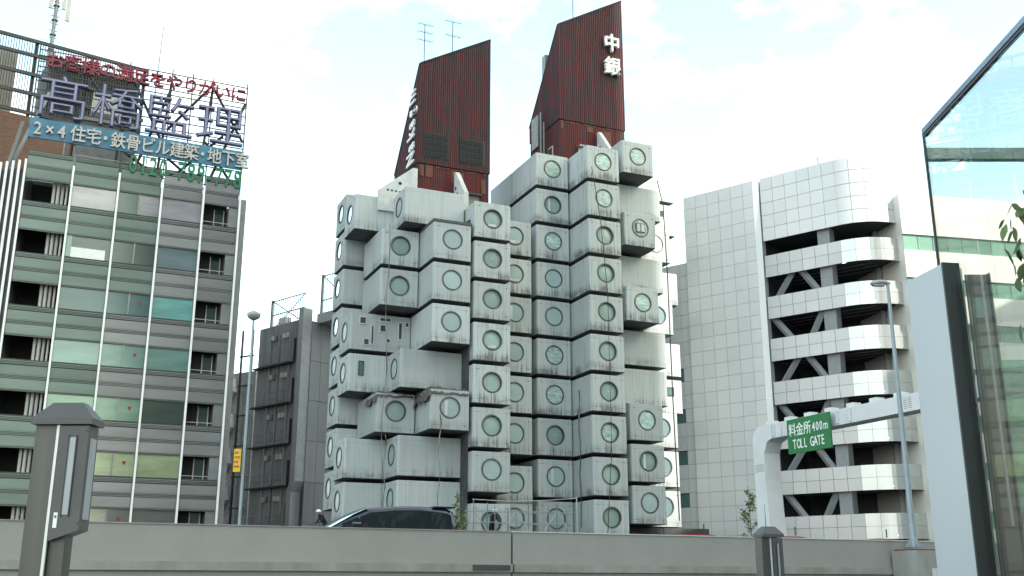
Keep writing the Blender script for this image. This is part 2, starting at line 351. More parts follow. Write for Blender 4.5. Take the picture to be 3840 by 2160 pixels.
# small bolts and lifting lugs near the corners of each capsule face
bl = MB()
for sx_ in (-.93, .93):
    for zz in (.27, 2.06): bl.box(sx_ - .035, sx_ + .035, -.02, .004, zz - .02, zz + .02)
ME_BOLT = bl.mesh('lifting_bolt'); ME_BOLT.materials.append(M['ring'])
cap_count = 0
def capsule(tw, org, a, b, z, face='F', pane='p', deep=None, window=True, label=None, grime=0):
    """a,b = centre of the window face in grid metres, z = underside above the eye"""
    global cap_count; cap_count += 1
    rz = {'F': 0, 'L': -math.pi / 2, 'R': math.pi / 2}[face]
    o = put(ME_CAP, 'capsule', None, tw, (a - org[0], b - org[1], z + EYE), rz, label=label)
    o.pass_index = grime
    if deep is None: deep = rnd.random() < .6
    put(ME_BOLT, 'lifting_bolt', None, o, kind='stuff')
    q = rnd.random()
    if window and pane == 'p' and q < .38:      # blind, curtain half or pull ring behind the glass
        if deep is None: deep = True
        yy = .072 if deep else .0
        if q < .16:
            MB().tube([(0, yy, WZ), (0, yy + .01, WZ)], .05, 8).build('pull_ring', M['fin'], o)
        elif q < .26:
            MB().box(-.32, -.15, yy, yy + .004, WZ - .45, WZ + .45).build('curtain', M['fin'], o)
        else:
            w_ = rnd.uniform(.25, .4); MB().box(-w_, w_, yy, yy + .004, WZ - .47, WZ - rnd.uniform(.22, .38)).build('window_sill_board', M['fin'], o)
    if window:
        put(ME_RING, 'window_ring', None, o, (0, 0, WZ)); put(ME_TRIM, 'window_trim', None, o, (0, 0, WZ))
        put(PANES[pane][0 if deep else 1], 'window_pane', None, o, (0, 0, WZ))
    return o
def ab(a, b): return (a * math.cos(AZ) - b * math.sin(AZ), a * math.sin(AZ) + b * math.cos(AZ))
def at_ab(a, b, z): x, y = ab(a, b); return Vector((x, y, z + EYE))

# ---- left tower
O1 = (20.4, 61.1); x, y = ab(*O1)
T1 = thing('capsule_building', 'left of the two capsule towers, shorter, under the red steel top with the sideways name', 'building', (x, y, 0), AZ)
def P1(a, b): return (a - O1[0], b - O1[1])
capE = [(k, 'p') for k in range(7)]
for k in range(8): capsule(T1, O1, 24.05, 56.95, 20.72 - PITCH * k - (.42 if k == 7 else 0), 'F', 'p', deep=k not in (6,), grime=1 + (k > 2))
ZF = 21.60
for k in (1, 2, 3, 5):
    capsule(T1, O1, 21.40, 56.95, ZF - PITCH * k, 'F', 'p', deep=False)
for k in (1, 2, 5): capsule(T1, O1, 18.90, 59.43, ZF - PITCH * k, 'F', 'p', deep=True)
for k in (0, 4, 6, 7): capsule(T1, O1, 18.78, 59.66, ZF - PITCH * k, 'L', 'p', deep=False)
for k in (0, 3, 4, 6, 7): capsule(T1, O1, 16.31, 62.20, ZF - PITCH * k, 'L', 's' if k in (0,) else 'p', deep=False)
for k in range(8): capsule(T1, O1, 16.45, 65.02, 22.58 - PITCH * k, 'L', 's' if k in (0, 1, 2, 3) else 'p', deep=False)
for k in range(8): capsule(T1, O1, 26.64, 59.40, 20.72 - PITCH * k - (.45 if k == 6 else 0), 'F', 'p', deep=False, grime=2)
# core, podium
c = MB(); c.box(20.5 - O1[0], 25.5 - O1[0], 61.2 - O1[1], 66.0 - O1[1], 3, 23.6 + EYE)
c.box(20.3 - O1[0], 25.3 - O1[0], 60.9 - O1[1], 61.2 - O1[1], 3, 20 + EYE)
c.box(22.7 - O1[0], 22.82 - O1[0], 57.6 - O1[1], 61 - O1[1], 3, 22 + EYE)
c.box(25.5 - O1[0], 30.8 - O1[0], 63.55 - O1[1], 66 - O1[1], 3, 22 + EYE); c.box(25.6 - O1[0], 27.8 - O1[0], 60.4 - O1[1], 63.5 - O1[1], 3, 6.5 + EYE); c.box(25.3 - O1[0], 25.42 - O1[0], 59.9 - O1[1], 62 - O1[1], 3, 22 + EYE)
c.build('core', M['core'], T1)
c = MB(); c.box(16 - O1[0], 28 - O1[0], 57.4 - O1[1], 70 - O1[1], 0, 2.6); c.build('podium', M['core'], T1)
# F column roofing and torn net
mb = MB(); mb.box(20.14 - O1[0], 22.66 - O1[0], 56.9 - O1[1], 60.9 - O1[1], ZF - PITCH + CHH + EYE, ZF - PITCH + CHH + .16 + EYE); mb.build('roofing_sheet', M['memb'], T1)
def crumple(x0, x1, y0, y1, zt, drop, name):
    g = MB(); nx, ny = 16, 12; vs = []
    for j in range(ny + 1):
        for i in range(nx + 1):
            fx = x0 + (x1 - x0) * i / nx; fy = y0 + (y1 - y0) * j / ny
            z = zt + rnd.uniform(-.03, .10)
            if j == 0: z = zt - drop - rnd.uniform(0, .12); fy -= .03
            if i == 0: z = zt - drop * 2 - rnd.uniform(0, .4); fx -= .06 + rnd.uniform(0, .05)
            if i == nx: z = zt - drop * .8 - rnd.uniform(0, .15)
            vs.append((fx + rnd.uniform(-.03, .03) * (0 < i < nx), fy, z))
    fs = [(j*(nx+1)+i, j*(nx+1)+i+1, (j+1)*(nx+1)+i+1, (j+1)*(nx+1)+i) for j in range(ny) for i in range(nx)]
    g.add(vs, fs, True); return g.build(name, M['net'], T1)
z5 = ZF - PITCH * 5 + CHH + EYE
crumple(20.05 - O1[0], 22.68 - O1[0], 56.90 - O1[1], 59.6 - O1[1], z5 + .12, .32, 'torn_net')
crumple(17.6 - O1[0], 20.1 - O1[0], 59.38 - O1[1], 61.4 - O1[1], z5 + .07, .22, 'torn_net')
# little window frames on the blank long side of the third level capsule
zb = ZF - 3 * PITCH + EYE
def rect_window(parent, x, z, w, h, yf, fm='fin'):
    f = MB(); t = .06
    f.box(x, x + w, yf - .05, yf, z, z + t); f.box(x, x + w, yf - .05, yf, z + h - t, z + h); f.box(x, x + t, yf - .05, yf, z + t, z + h - t); f.box(x + w - t, x + w, yf - .05, yf, z + t, z + h - t)
    o = f.build('window_frame', M[fm], parent); MB().box(x + t, x + w - t, yf - .025, yf - .005, z + t, z + h - t).build('window_pane', M['win_t'] if fm != 'fin' else M['core'], o)
yb = 62.20 - 1.235 - O1[1]
for (s0, z0, w, h) in ((.62, 1.62, .50, .50), (1.42, .38, .26, 1.25), (.93, .30, .44, .46), (1.98, 1.88, .86, .30), (2.02, 1.22, .50, .50), (2.50, .55, .34, .34), (3.32, .82, .34, 1.15), (3.78, 1.66, .34, .36)):
    rect_window(T1, 16.31 - O1[0] + s0 * .92, zb + z0, w * .92, h, yb)
rect_window(T1, 16.31 - O1[0] + .62, ZF - 4 * PITCH + EYE + 1.0, .34, .9, yb, 'ring')

def roof_tower(T, a0, a1, b0, b1, z0, zs, zl, zr, slope, first_z):
    """corrugated red steel head: leaning roof, seam at zs; coordinates local to T"""
    w = a1 - a0; d = b1 - b0
    def top(x, y): return zl + (zr - zl) * (x - a0) / w - slope * (y - b0)
    def solid(e, lo, topf):
        g = MB(); c = [(a0 - e, b0 - e), (a1 + e, b0 - e), (a1 + e, b1 + e), (a0 - e, b1 + e)]
        g.add([(p[0], p[1], lo) for p in c] + [(p[0], p[1], topf(*p)) for p in c], [(0,3,2,1),(4,5,6,7),(0,1,5,4),(1,2,6,5),(2,3,7,6),(3,0,4,7)])
        return g
    low = solid(-.06, z0, lambda x, y: zs - .05).build('lower_cladding', M['red2'], T)
    up = solid(0, zs, top).build('upper_cladding', M['red'], T)
    for lo, hi, e, nm, par in ((z0, lambda x, y: zs - .06, -.06, 'rib', low), (zs + .01, lambda x, y: top(x, y) - .02, 0, 'rib', up)):
        g = MB(); n = int(w / .15)
        for i in range(n):
            x = a0 - e + .05 + (w + 2 * e - .1) * i / (n - 1); g.box(x - .03, x + .03, b0 - e - .05, b0 - e + .004, lo, hi(x, b0))
        n = int(d / .15)
        for i in range(n):
            y = b0 - e + .05 + (d + 2 * e - .1) * i / (n - 1)
            g.box(a0 - e - .05, a0 - e + .004, y - .03, y + .03, lo, hi(a0, y)); g.box(a1 + e - .004, a1 + e + .05, y - .03, y + .03, lo, hi(a1, y))
        g.build(nm, M['red2' if nm == 'rib' and par is low else 'red'], par, kind='stuff')
    g = MB(); g.bar((a0, b0 - .03, top(a0, b0)), (a1, b0 - .03, top(a1, b0)), .10); g.bar((a0 - .03, b0, top(a0, b0)), (a0 - .03, b1, top(a0, b1)), .10); g.bar((a1, b0, top(a1, b0)), (a1, b1, top(a1, b1)), .10)
    g.build('roof_edge_trim', M['dsteel'], up)
    # seam flashing, rusty
    g = MB(); g.box(a0 + .05, a1 - .05, b0 + .03, b0 + .058, zs - .28, zs - .06); g.box(a0 + .03, a0 + .058, b0 + .06, b1 - .05, zs - .28, zs - .06)
    g = MB()
    x = a0 + .15
    while x < a1 - .3:
        ww = rnd.uniform(.1, .45); hh = rnd.uniform(.03, .13)
        if rnd.random() < .8: MB().box(x, min(x + ww, a1 - .1), b0 - .012, b0 - .004, zs - .06 - hh, zs - .07).build('rust_patch', M['rust'], low)
        x += ww + rnd.uniform(0, .15)
    return up, low, top
ZT = EYE
up1, low1, top1 = roof_tower(T1, 20.43 - O1[0], 25.53 - O1[0], 0, 4.95, 22.2 + ZT, 26.8 + ZT, 34.0 + ZT, 36.9 + ZT, 1.28, 0)
for (x0, x1, z0, z1) in ((.15, .42, 25.9, 26.7), (.55, 1.05, 25.9, 26.7), (2.35, 2.62, 25.7, 26.6), (2.85, 3.2, 26.15, 26.5), (4.5, 4.85, 25.3, 26.3)):
    MB().box(x0 + .03, x1 + .03, -.016, -.008, z0 + ZT, z1 + ZT).build('rust_patch', M['rust'], low1)
for x0, x1 in ((.42, 2.15), (2.95, 4.75)):
    g = MB(); fr = MB(); fr.box(x0, x1, -.055, -.052, 27.25 + ZT, 29.05 + ZT); fo = fr.build('vent_grille', M['black'], up1)
    for r_ in range(4):
        nn = int((x1 - x0) / .095)
        for i in range(nn): g.box(x0 + i * .095, x0 + i * .095 + .045, -.095, -.056, 27.30 + r_ * .44 + ZT, 27.66 + r_ * .44 + ZT)
    g.build('louvre', M['black'], fo, kind='stuff')
# sideways name on the left face: text runs upward
x = 26.95
for ch, adv in zip('Nakagin', (1.0, .84, .76, .84, .88, .42, .8)):
    o = put(char_mesh(ch, .04, .03, M['white']), 'letter', None, up1); s = 1.62
    o.matrix_local = Matrix(((0, 0, -1, -.14 + .03), (0, 1, 0, .55), (1, 0, 0, x + ZT), (0, 0, 0, 1))) @ Matrix.Diagonal((1.18, 1.9, 1.4, 1))
    x += adv * 1.02
def yagi(x, y, z, h, parent, n=2):
    g = MB(); g.tube([(x, y, z), (x, y, z + h)], .03, 5)
    for i in range(n):
        zz = z + h * (.55 + .42 * i / max(1, n - 1)); g.tube([(x - .6, y - .2, zz), (x + .7, y + .25, zz + .25)], .018, 4)
        for k in range(6): q = -.5 + k * .22; g.tube([(x + q - .1, y + q * .3 + .25, zz + .12 + q * .19), (x + q + .1, y + q * .3 - .25, zz + .12 + q * .19)], .012, 4)
    return g.build('aerial', M['dsteel'], parent)
yagi(.30, 0.05, 34.1 + ZT, 2.9, up1, 3); yagi(2.35, .1, 35.1 + ZT, 2.6, up1, 2)
# triangular concrete wing walls beside the red head
def wing(T, pts, y0, y1, holes, name='wing_wall', axis='y'):
    w = MB(); w.prism(pts, y0, y1, axis); o = w.build(name, M['fin'], T)
    h = MB()
    for (p, q, r_) in holes:
        n = 10; ring = [(p + r_ * math.cos(2*math.pi*k/n), q + r_ * math.sin(2*math.pi*k/n)) for k in range(n)]
        MB().prism(ring, y0 - .012, y0 + .002, axis).build('hole', M['dark'], o)
    return o
wing(T1, [(-2.65, 23.0 + ZT), (-.08, 23.0 + ZT), (-.08, 26.2 + ZT), (-.4, 26.2 + ZT), (-2.65, 24.35 + ZT)], -.35, -.1, [(-2.05 + .27 * i, 24.42 + ZT - .01 * i, .07) for i in range(6)] + [(-1.25, 24.98 + ZT, .11)])
MB().box(-1.1, -.6, -.37, -.352, 23.95 + ZT, 24.15 + ZT).build('slot', M['dark'], T1)
wing(T1, [(-2.0, 23.0 + ZT), (-.1, 23.0 + ZT), (-.1, 26.4 + ZT), (-.35, 26.4 + ZT), (-2.0, 24.4 + ZT)], 2.55, 2.85, [(-.45, 25.2 + ZT, .13), (-.75, 24.75 + ZT, .1), (-1.3, 24.1 + ZT, .1)], axis='x')
# framed shutter on the lower cladding
g = MB(); g.box(3.35, 4.35, -.09, -.055, 22.6 + ZT, 25.0 + ZT); dr = g.build('door', M['unit'], low1)
g = MB(); g.box(3.25, 4.45, -.4, -.05, 24.98 + ZT, 25.12 + ZT); g.build('canopy', M['dsteel'], low1)

# ---- right tower
O2 = (30.88, 61.1); x, y = ab(*O2)
T2 = thing('capsule_building', 'right of the two capsule towers, taller, with white characters on its red top', 'building', (x, y, 0), AZ)
film = {0: 'f', 1: 'f'}
ZC = 25.93
for k in range(10): capsule(T2, O2, 29.49, 59.5, ZC - PITCH * k, 'F', 'f' if k in (0, 2, 5, 6) else 'p', deep=k in (1, 7), grime=1 + (k > 5))
for k in (0, 1): capsule(T2, O2, 29.49, 63.5, ZC - PITCH * k, 'F', 'p', window=False)
for k in range(10): capsule(T2, O2, 32.03, 57.0, ZC - PITCH * k, 'F', 'f' if k in (0, 1, 7) else 'p', deep=k > 1, grime=(5, 5, 4, 3, 2, 2, 1, 1, 1, 1)[k])
ZI = 26.90
I_spec = None
for k in (0, 2, 4, 7, 8, 9):
    o = capsule(T2, O2, 34.88, 57.25, ZI - PITCH * k, 'F', 'f' if k in (0, 4, 7) else 'p', deep=k == 8, window=k != 2, grime=1 + (k == 2))
    if k == 2:      # round opening closed by a board with a small sliding window
        put(ME_RING, 'window_ring', None, o, (0, 0, WZ)); put(ME_TRIM, 'window_trim', None, o, (0, 0, WZ))
        put(disc_mesh(WR - .03, .0, M['cap'], 'closing_board', 0), 'closing_board', None, o, (0, 0, WZ))
        f = MB(); f.box(-.34, .34, -.06, -.002, WZ - .31, WZ + .31); f.build('sliding_window_frame', M['ring'], o)
        f = MB(); f.box(-.29, -.04, -.072, -.062, WZ - .26, WZ + .26); f.box(.04, .29, -.072, -.062, WZ - .26, WZ + .26); f.build('window_pane', M['win_t'], o)
for k in (1, 3, 5, 6): capsule(T2, O2, 37.50, 60.0, ZI - PITCH * k, 'R', 'p', deep=False)
for k in (2, 4, 7, 8, 9): capsule(T2, O2, 37.55, 59.7, ZI - PITCH * k, 'F', 's', deep=False)
for k in (0, 1, 3, 5, 6): capsule(T2, O2, 40.15, 62.3, ZI - PITCH * k, 'R', 'p', deep=False)
g6 = ZI - PITCH * 6 + EYE
rect_window(T2, 38.9 - O2[0], g6 + 1.2, .55, .6, 62.3 - 1.235 - O2[1], 'ring')
rect_window(T2, 38.2 - O2[0], ZI - PITCH * 1 + EYE + 1.3, 1.0, .6, 62.3 - 1.235 - O2[1], 'fin')
c = MB(); c.box(.02, 5.35, .1, 4.95, 3, 27.6 + EYE); c.box(-.3, 5.0, -.2, .1, 3, 25 + EYE); c.box(30.75 - O2[0], 30.81 - O2[0], -1.2, 0, 3, 27 + EYE)
c.box(33.28 - O2[0], 33.58 - O2[0], -2.2, 0, 3, 27 + EYE); c.build('core', M['core'], T2)
c = MB(); c.box(28.3 - O2[0], 41 - O2[0], 57.6 - O2[1], 70 - O2[1], 0, 2.6); c.box(33.2 - O2[0], 40.5 - O2[0], 59.2 - O2[1], 66 - O2[1], 2.61, 5.2); c.build('podium', M['core'], T2)
up2, low2, top2 = roof_tower(T2, 0, 5.35, 0, 4.95, 26.2 + ZT, 31.92 + ZT, 39.4 + ZT, 42.6 + ZT, 1.255, 0)
for (x0, x1, z0, z1) in ((3.55, 4.2, 27.5, 31.6), (.1, .3, 31.2, 31.8), (2.2, 2.7, 31.3, 31.7)):
    MB().box(x0, x1, -.016, -.008, z0 + ZT, z1 + ZT).build('rust_patch', M['rust'], low2)
for ch, z in (('中', 38.15), ('銀', 36.25)):
    o = put(char_mesh(ch, .09, .022, M['white']), 'letter', None, up2, (3.62, -.24, z + ZT)); o.rotation_euler = (R(90), 0, 0); o.scale = (1.36, 1.48, 1.3)
g = MB(); g.tube([(1.4, .3, 40 + ZT), (1.4, .3, 44.6 + ZT)], .035, 5); g.build('aerial', M['dsteel'], up2)
g = MB(); g.box(.05, .5, 2.3, 2.85, 33 + ZT, 38.1 + ZT); g.build('duct', M['steel'], up2)
g = MB(); g.box(-.12, -.04, 3.3, 4.4, 31.1 + ZT, 33.6 + ZT); g.build('hatch', M['unit'], up2)
g = MB(); g.tube([(-.25, 2.5, 26.5 + ZT), (-.25, 2.5, 33.4 + ZT)], .1, 6); g.tube([(-.25, 2.0, 26.5 + ZT), (-.25, 2.0, 32.4 + ZT)], .07, 6); g.build('drain_pipe', M['steel'], low2)
g = MB(); g.box(-.1, -.03, .95, 1.65, 27.6 + ZT, 30.2 + ZT); wf = g.build('window_frame', M['pipe'], low2)
MB().box(-.12, -.105, 1.02, 1.58, 27.7 + ZT, 28.8 + ZT).box(-.12, -.105, 1.02, 1.58, 28.9 + ZT, 30.1 + ZT).build('window_pane', M['dark'], wf)
g = MB(); g.box(1.45, 2.45, -.1, -.03, 29.0 + ZT, 29.9 + ZT); g.build('window_pane', M['tank'], low2)
g = MB(); g.box(1.38, 2.52, -.4, -.03, 29.9 + ZT, 30.05 + ZT); g.build('canopy', M['steel'], low2)
wing(T2, [(-1.9, 28.1 + ZT), (-.1, 28.1 + ZT), (-.1, 31.3 + ZT), (-.3, 31.3 + ZT), (-1.9, 29.3 + ZT)], 2.95, 3.25, [(-.5, 30.0 + ZT, .13), (-.8, 29.3 + ZT, .06), (-1.0, 29.1 + ZT, .06), (-1.2, 28.9 + ZT, .06)], axis='x')

# ------------------------------------------------------------------ hanging cables on the towers
def cable(pts, r, label, m='cable'):
    o = MB().tube(pts, r, 5).build('cable', M[m]); tag(o, label, 'cable'); return o
def run(a, b, z0, z1, wob=.12, n=14):
    return [at_ab(a + wob * math.sin(i * 1.3) * rnd.uniform(.3, 1), b, z0 + (z1 - z0) * i / (n - 1)) for i in range(n)]
cable(run(18.05, 59.1, 21.5, 2.0), .035, 'pale cable hanging down between the round windows of the left capsule tower')
cable(run(18.2, 59.1, 8.5, 2.0), .03, 'second pale cable beside the long one, low on the left capsule tower')
cable(run(20.7, 56.7, 9.6, 2.0), .035, 'pale hose dangling from the torn net of the left capsule tower')
cable([at_ab(31.0, 56.7, 26.6), at_ab(31.5, 56.6, 23), at_ab(31.9, 56.6, 18), at_ab(31.9, 56.6, 8), at_ab(31.4, 56.6, 2)], .025, 'thin dark cable crossing the windows of the right capsule tower', 'dsteel')
cable([at_ab(36.2, 57.0, 26.6), at_ab(36.6, 57.0, 24.8), at_ab(36.9, 57.3, 20), at_ab(37.1, 57.6, 12), at_ab(37.6, 58.2, 4)], .04, 'dark drain hose down the sunlit right edge of the capsule tower', 'dsteel')
cable(run(30.75, 58.6, 12, 3.5, .08), .05, 'grey conduit climbing the inner corner of the right capsule tower', 'steel')

# ------------------------------------------------------------------ scaffold, workers at the base
gz = 0
sp = at_ab(24.6, 55.6, 0)
SC = thing('scaffold', 'light pipe scaffold with a platform at the foot of the capsule towers', 'scaffold', (sp.x, sp.y, 0), AZ)
for xx in (-2.2, -.9, .4, 1.7, 3.0, 4.2):
    for yy in (0, 1.1): MB().tube([(xx, yy, 0), (xx, yy, 6.0 + rnd.uniform(-.3, .3))], .028, 5).build('upright', M['steel'], SC)
for zz in (4.0, 5.05, 5.7):
    for yy in (0, 1.1): MB().tube([(-2.3, yy, zz), (4.4, yy, zz)], .024, 5).build('rail', M['lampg'], SC)
for i, xx in enumerate((-2.2, -.9, .4, 1.7, 3.0)): MB().tube([(xx, 0, 4.0), (xx + 1.3, 0, 5.7)] if i % 2 else [(xx, 0, 5.7), (xx + 1.3, 0, 4.0)], .022, 5).build('brace', M['pipe'], SC)
MB().box(-2.3, 4.4, .02, 1.1, 3.95, 4.0).build('platform', M['steel'], SC)
MB().tube([(4.3, 0, 3.5), (4.3, 0, 6.6)], .04, 6).build('tall_upright', M['pipe'], SC)
MB().tube([(4.3, 0, 6.55), (2.2, 0, 6.35), (0, .2, 6.25), (-2.2, .2, 6.3)], .025, 5).build('rope', M['pipe'], SC)


def _person(loc, rz, label, lean=.25, arm=.5):
    root = thing('person', label, 'person', loc, rz)
    P = [(0,0,.95,.15),(0,-lean*.7,1.35,.17),(0,-lean,1.50,.07),(0,-lean-.03,1.62,.10)]; Ed = [(0,1),(1,2),(2,3)]
    for sg in (-1, 1):
        n = len(P); P += [(sg*.19,-lean*.7,1.42,.07),(sg*.27,-lean*.7-.1,1.15,.05),(sg*.22,-lean*.7-arm*.6,1.02,.035)]; Ed += [(1,n),(n,n+1),(n+1,n+2)]
        n = len(P); P += [(sg*.10,0,.88,.10),(sg*.12,-.04,.48,.07),(sg*.13,.02,.08,.05),(sg*.14,-.14,.04,.04)]; Ed += [(0,n),(n,n+1),(n+1,n+2),(n+2,n+3)]
    me = bpy.data.meshes.new('body'); me.from_pydata([p[:3] for p in P], Ed, []); o = put(me, 'body', M['cloth'], root)
    md = o.modifiers.new('skin', 'SKIN'); md.use_smooth_shade = True
    if len(me.skin_vertices) == 0:
        bm = bmesh.new(); bm.from_mesh(me); bm.verts.layers.skin.verify(); bm.to_mesh(me); bm.free()
    for i, p in enumerate(P): me.skin_vertices[0].data[i].radius = (p[3], p[3])
    me.skin_vertices[0].data[0].use_root = True
    sb = o.modifiers.new('sub', 'SUBSURF'); sb.levels = 1; sb.render_levels = 1
    for nm, rad, m, c, sc, low in (('helmet', .15, 'white', (0, -lean - .03, 1.67), (1, 1.1, .95), True), ('head', .10, 'skin', (0, -lean - .05, 1.60), (.9, 1, 1.25), False)):
        hm = bmesh.new(); bmesh.ops.create_uvsphere(hm, u_segments=12, v_segments=8, radius=rad)
        for v in hm.verts:
            if low and v.co.z < 0: v.co.z *= .1; v.co.x *= 1.15; v.co.y *= 1.3
            v.co = Vector((v.co.x * sc[0] + c[0], v.co.y * sc[1] + c[1], v.co.z * sc[2] + c[2]))
        hme = bpy.data.meshes.new(nm); hm.to_mesh(hme); hm.free(); put(hme, nm, M[m], root)
    return root
p = at_ab(23.75, 56.2, 0); _person((p.x, p.y, 4.0), AZ + .3, 'worker in dark clothes and white helmet on the scaffold before a round window')
_person((-10.45, 60.6, 3.95), AZ - 1.4, 'worker in dark clothes and white helmet stooping just left of the passing van', lean=.5)
mb = MB(); mb.box(-1.6, 1.0, -.6, .5, 0, 3.95); tag(mb.build('work_platform', M['steel'], loc=(-10.45, 60.6, 0), rz=AZ), 'steel work platform at the left foot of the capsule towers', 'platform')

# ------------------------------------------------------------------ left office building
LZ = R(24.85); LB0 = (-23.74, 61.0)
LB = thing('office_building', 'grey green office block with white vertical mullions and many coloured blinds', 'building', (LB0[0], LB0[1], 0), LZ)
FX = [-5.96, -3.30, -.648, 1.92, 4.46, 6.75]; ROOFZ = 24.5 + EYE; FP = 3.2
mb = MB(); mb.box(FX[1], FX[4], .5, 14, 0, ROOFZ - .2); mb.box(FX[0] - .1, FX[5] + .45, 2.6, 14, 0, ROOFZ - .2); mb.box(FX[5] - .02, FX[5] + .45, .15, 2.6, 0, ROOFZ - .35)
mb.build('body', M['steel'], LB)
mb = MB(); mb.box(FX[0] + .05, FX[1], 2.5, 2.59, 0, ROOFZ - .5); mb.build('dark_recess', M['dark'], LB)
for i, x in enumerate(FX): MB().box(x - .06, x + .06, -.16, .08, 0, ROOFZ + .12).build('mullion', M['finw'], LB)
WT = ['mauve dgreen/mauve mauve', 'dgreen dgreen/ddark bluegrey', 'dteal dteal/dteal teal', 'teal teal/teal teal', 'lgreen lgreen/lgreen ddark', 'ygreen ygreen/ygreen ygreen', 'grey beige/grey grey', 'grey grey/grey grey']
WT[3] = 'mteal mteal/mteal mteal'
for k in range(8):
    wt = 23.45 + EYE - FP * k; wb = wt - 1.32
    row = WT[k].split()
    for bay in range(5):
        x0, x1 = FX[bay] + .09, FX[bay + 1] - .09
        pm = M['spandrel'] if bay < (3 if k < 3 else 2 if k < 6 else 1) or (k > 1 and bay < 2) else M['spandrel2']
        # two smooth panels between ribbed bands, above this window
        boxpart('spandrel_panel', (x1 - x0, .06, .56), pm, LB, (x0, 0, wt + .14)); boxpart('spandrel_panel', (x1 - x0, .06, .52), pm, LB, (x0, 0, wt + .98))
        rb = MB()
        for zz in (wt, wt + .07, wt + .72, wt + .80, wt + .88, wt + 1.54, wt + 1.62, wt + 1.70, wt + 1.80):
            rb.box(x0, x1, -.012, .10, zz, zz + .022)
        bk_ = MB(); 
        for za_, zb_2 in ((wt + .03, wt + .06), (wt + .10, wt + .135), (wt + .745, wt + .79), (wt + .83, wt + .87), (wt + .91, wt + .97), (wt + 1.57, wt + 1.61), (wt + 1.65, wt + 1.69), (wt + 1.73, wt + 1.79)):
            bk_.box(x0, x1, .004, .11, za_, zb_2)
        bk_.build('louvre_blades', pm, LB, kind='stuff'); rb.box(x0, x1, .06, .12, wt, wt + 1.86); rb.build('ribbed_band', M['rib'], LB)
        if bay in (1, 3):
            MB().box(x0, x1, .06, .11, wb, wt).build('window', WIN[row[0 if bay == 1 else 2]], LB)
        elif bay == 2:
            c1, c2 = row[1].split('/'); xm = (x0 + x1) / 2
            MB().box(x0, xm - .04, .06, .11, wb, wt).build('window', WIN[c1], LB); w2 = MB().box(xm + .04, x1, .06, .11, wb, wt).build('window', WIN[c2], LB)
            MB().box(xm - .04, xm + .04, .0, .12, wb, wt).build('window_post', M['spandrel2'], LB)
            if k >= 2: 
                xc = (xm + x1) / 2 + .05; MB().prism([(xc - .13, wt - .45), (xc + .13, wt - .45), (xc, wt - .70)], .048, .056, 'y').build('red_triangle', M['redp'], w2)
        elif bay == 4:
            if k > 0 or True:
                MB().box(x0, x1 - .55, .9, .95, wb - .4, wt + .3).build('recess_back', M['ddk'] if 'ddk' in M else M['dark'], LB)
                MB().box(x0, x1, .12, .9, wb - .1, wb).build('balcony_floor', M['steel'], LB)
                MB().box(x1 - .55, x1, .05, .9, wb, wt).build('side_panel', M['spandrel2'], LB)
                f = MB()
                for xx in (x0 + .75, x0 + 1.35): f.box(xx, xx + .06, .84, .9, wb, wt)
                f.build('sash', M['pipe'], LB); MB().box(x0 + .81, x0 + 1.35, .86, .89, wb, wt).build('window', WIN['ddark'], LB)
                MB().box(x0, x1 - .55, .03, .06, wb + .16, wb + .19).build('rail', M['pipe'], LB)
        elif bay == 0:
            for q in range(4): MB().tube([(x1 - .12 - q * .24, .5 + .1 * (q % 2), wb - .5), (x1 - .12 - q * .24, .5 + .1 * (q % 2), wt + .3)], .10 if q else .07, 8).build('pipe', M['pipe'], LB)
            MB().box(x0, x1, .12, 2.5, wb - .12, wb).build('deck', M['core'], LB)
    if k == 1: MB().box(FX[1] + .35, FX[2] - .35, .03, .055, wb, wb + .62).build('white_curtain', M['white'], LB); MB().box(FX[1] + .11, FX[1] + .38, .02, .056, wb, wt).build('green_blind', WIN['lgreen'], LB)
# angled left flank with its close set white fins
for i in range(7):
    x = FX[0] - .34 * (i + 1); y = .28 * (i + 1)
    MB().box(x - .07, x + .07, y - .28, y + .1, 0, ROOFZ + .05).build('mullion', M['finw'], LB)
mb = MB(); mb.prism([(FX[0], .15), (FX[0] + 1, 5), (FX[0] - 4, 5), (FX[0] - 2.6, 2.3)], 0, ROOFZ - .3); mb.build('flank', M['spandrel2'], LB)
# roof: railing, units, bulkhead
rl = MB()
for i in range(34): x = -3.3 + i * .11 * 1.0; rl.box(x, x + .025, .6, .625, ROOFZ - .2, ROOFZ + 1.15)
rl.box(-3.35, .4, .59, .635, ROOFZ + 1.12, ROOFZ + 1.17); rl.build('railing', M['pipe'], LB)
MB().box(-5.6, -4.0, 1.2, 2.2, ROOFZ - .2, ROOFZ + .9).build('condenser_box', M['unit'], LB)
bh = MB(); bh.box(-3.2, .3, 3.2, 7, ROOFZ - .2, ROOFZ + 4.6); bh.box(-3.4, .5, 3.0, 7.2, ROOFZ + 4.6, ROOFZ + 4.85); bh.build('stair_bulkhead', M['unit'], LB)
tkb = MB(); tkb.tube([(-1.5, 4.6, ROOFZ + 4.85), (-1.5, 4.6, ROOFZ + 5.6)], .1, 6); tkb.box(-2.6, -.6, 3.6, 5.4, ROOFZ + 5.5, ROOFZ + 6.9); tkb.build('water_tank', M['tank'], LB)
MB().tube([(.9, 1.5, ROOFZ), (1.15, 1.5, ROOFZ + 11.5)], .035, 5).build('lightning_rod', M['steel'], LB)
for x in (-3.9, -3.3): MB().tube([(x, 1.8, ROOFZ - .2), (x, 1.8, ROOFZ + 3.2)], .12, 7).build('flue', M['pipe'], LB)

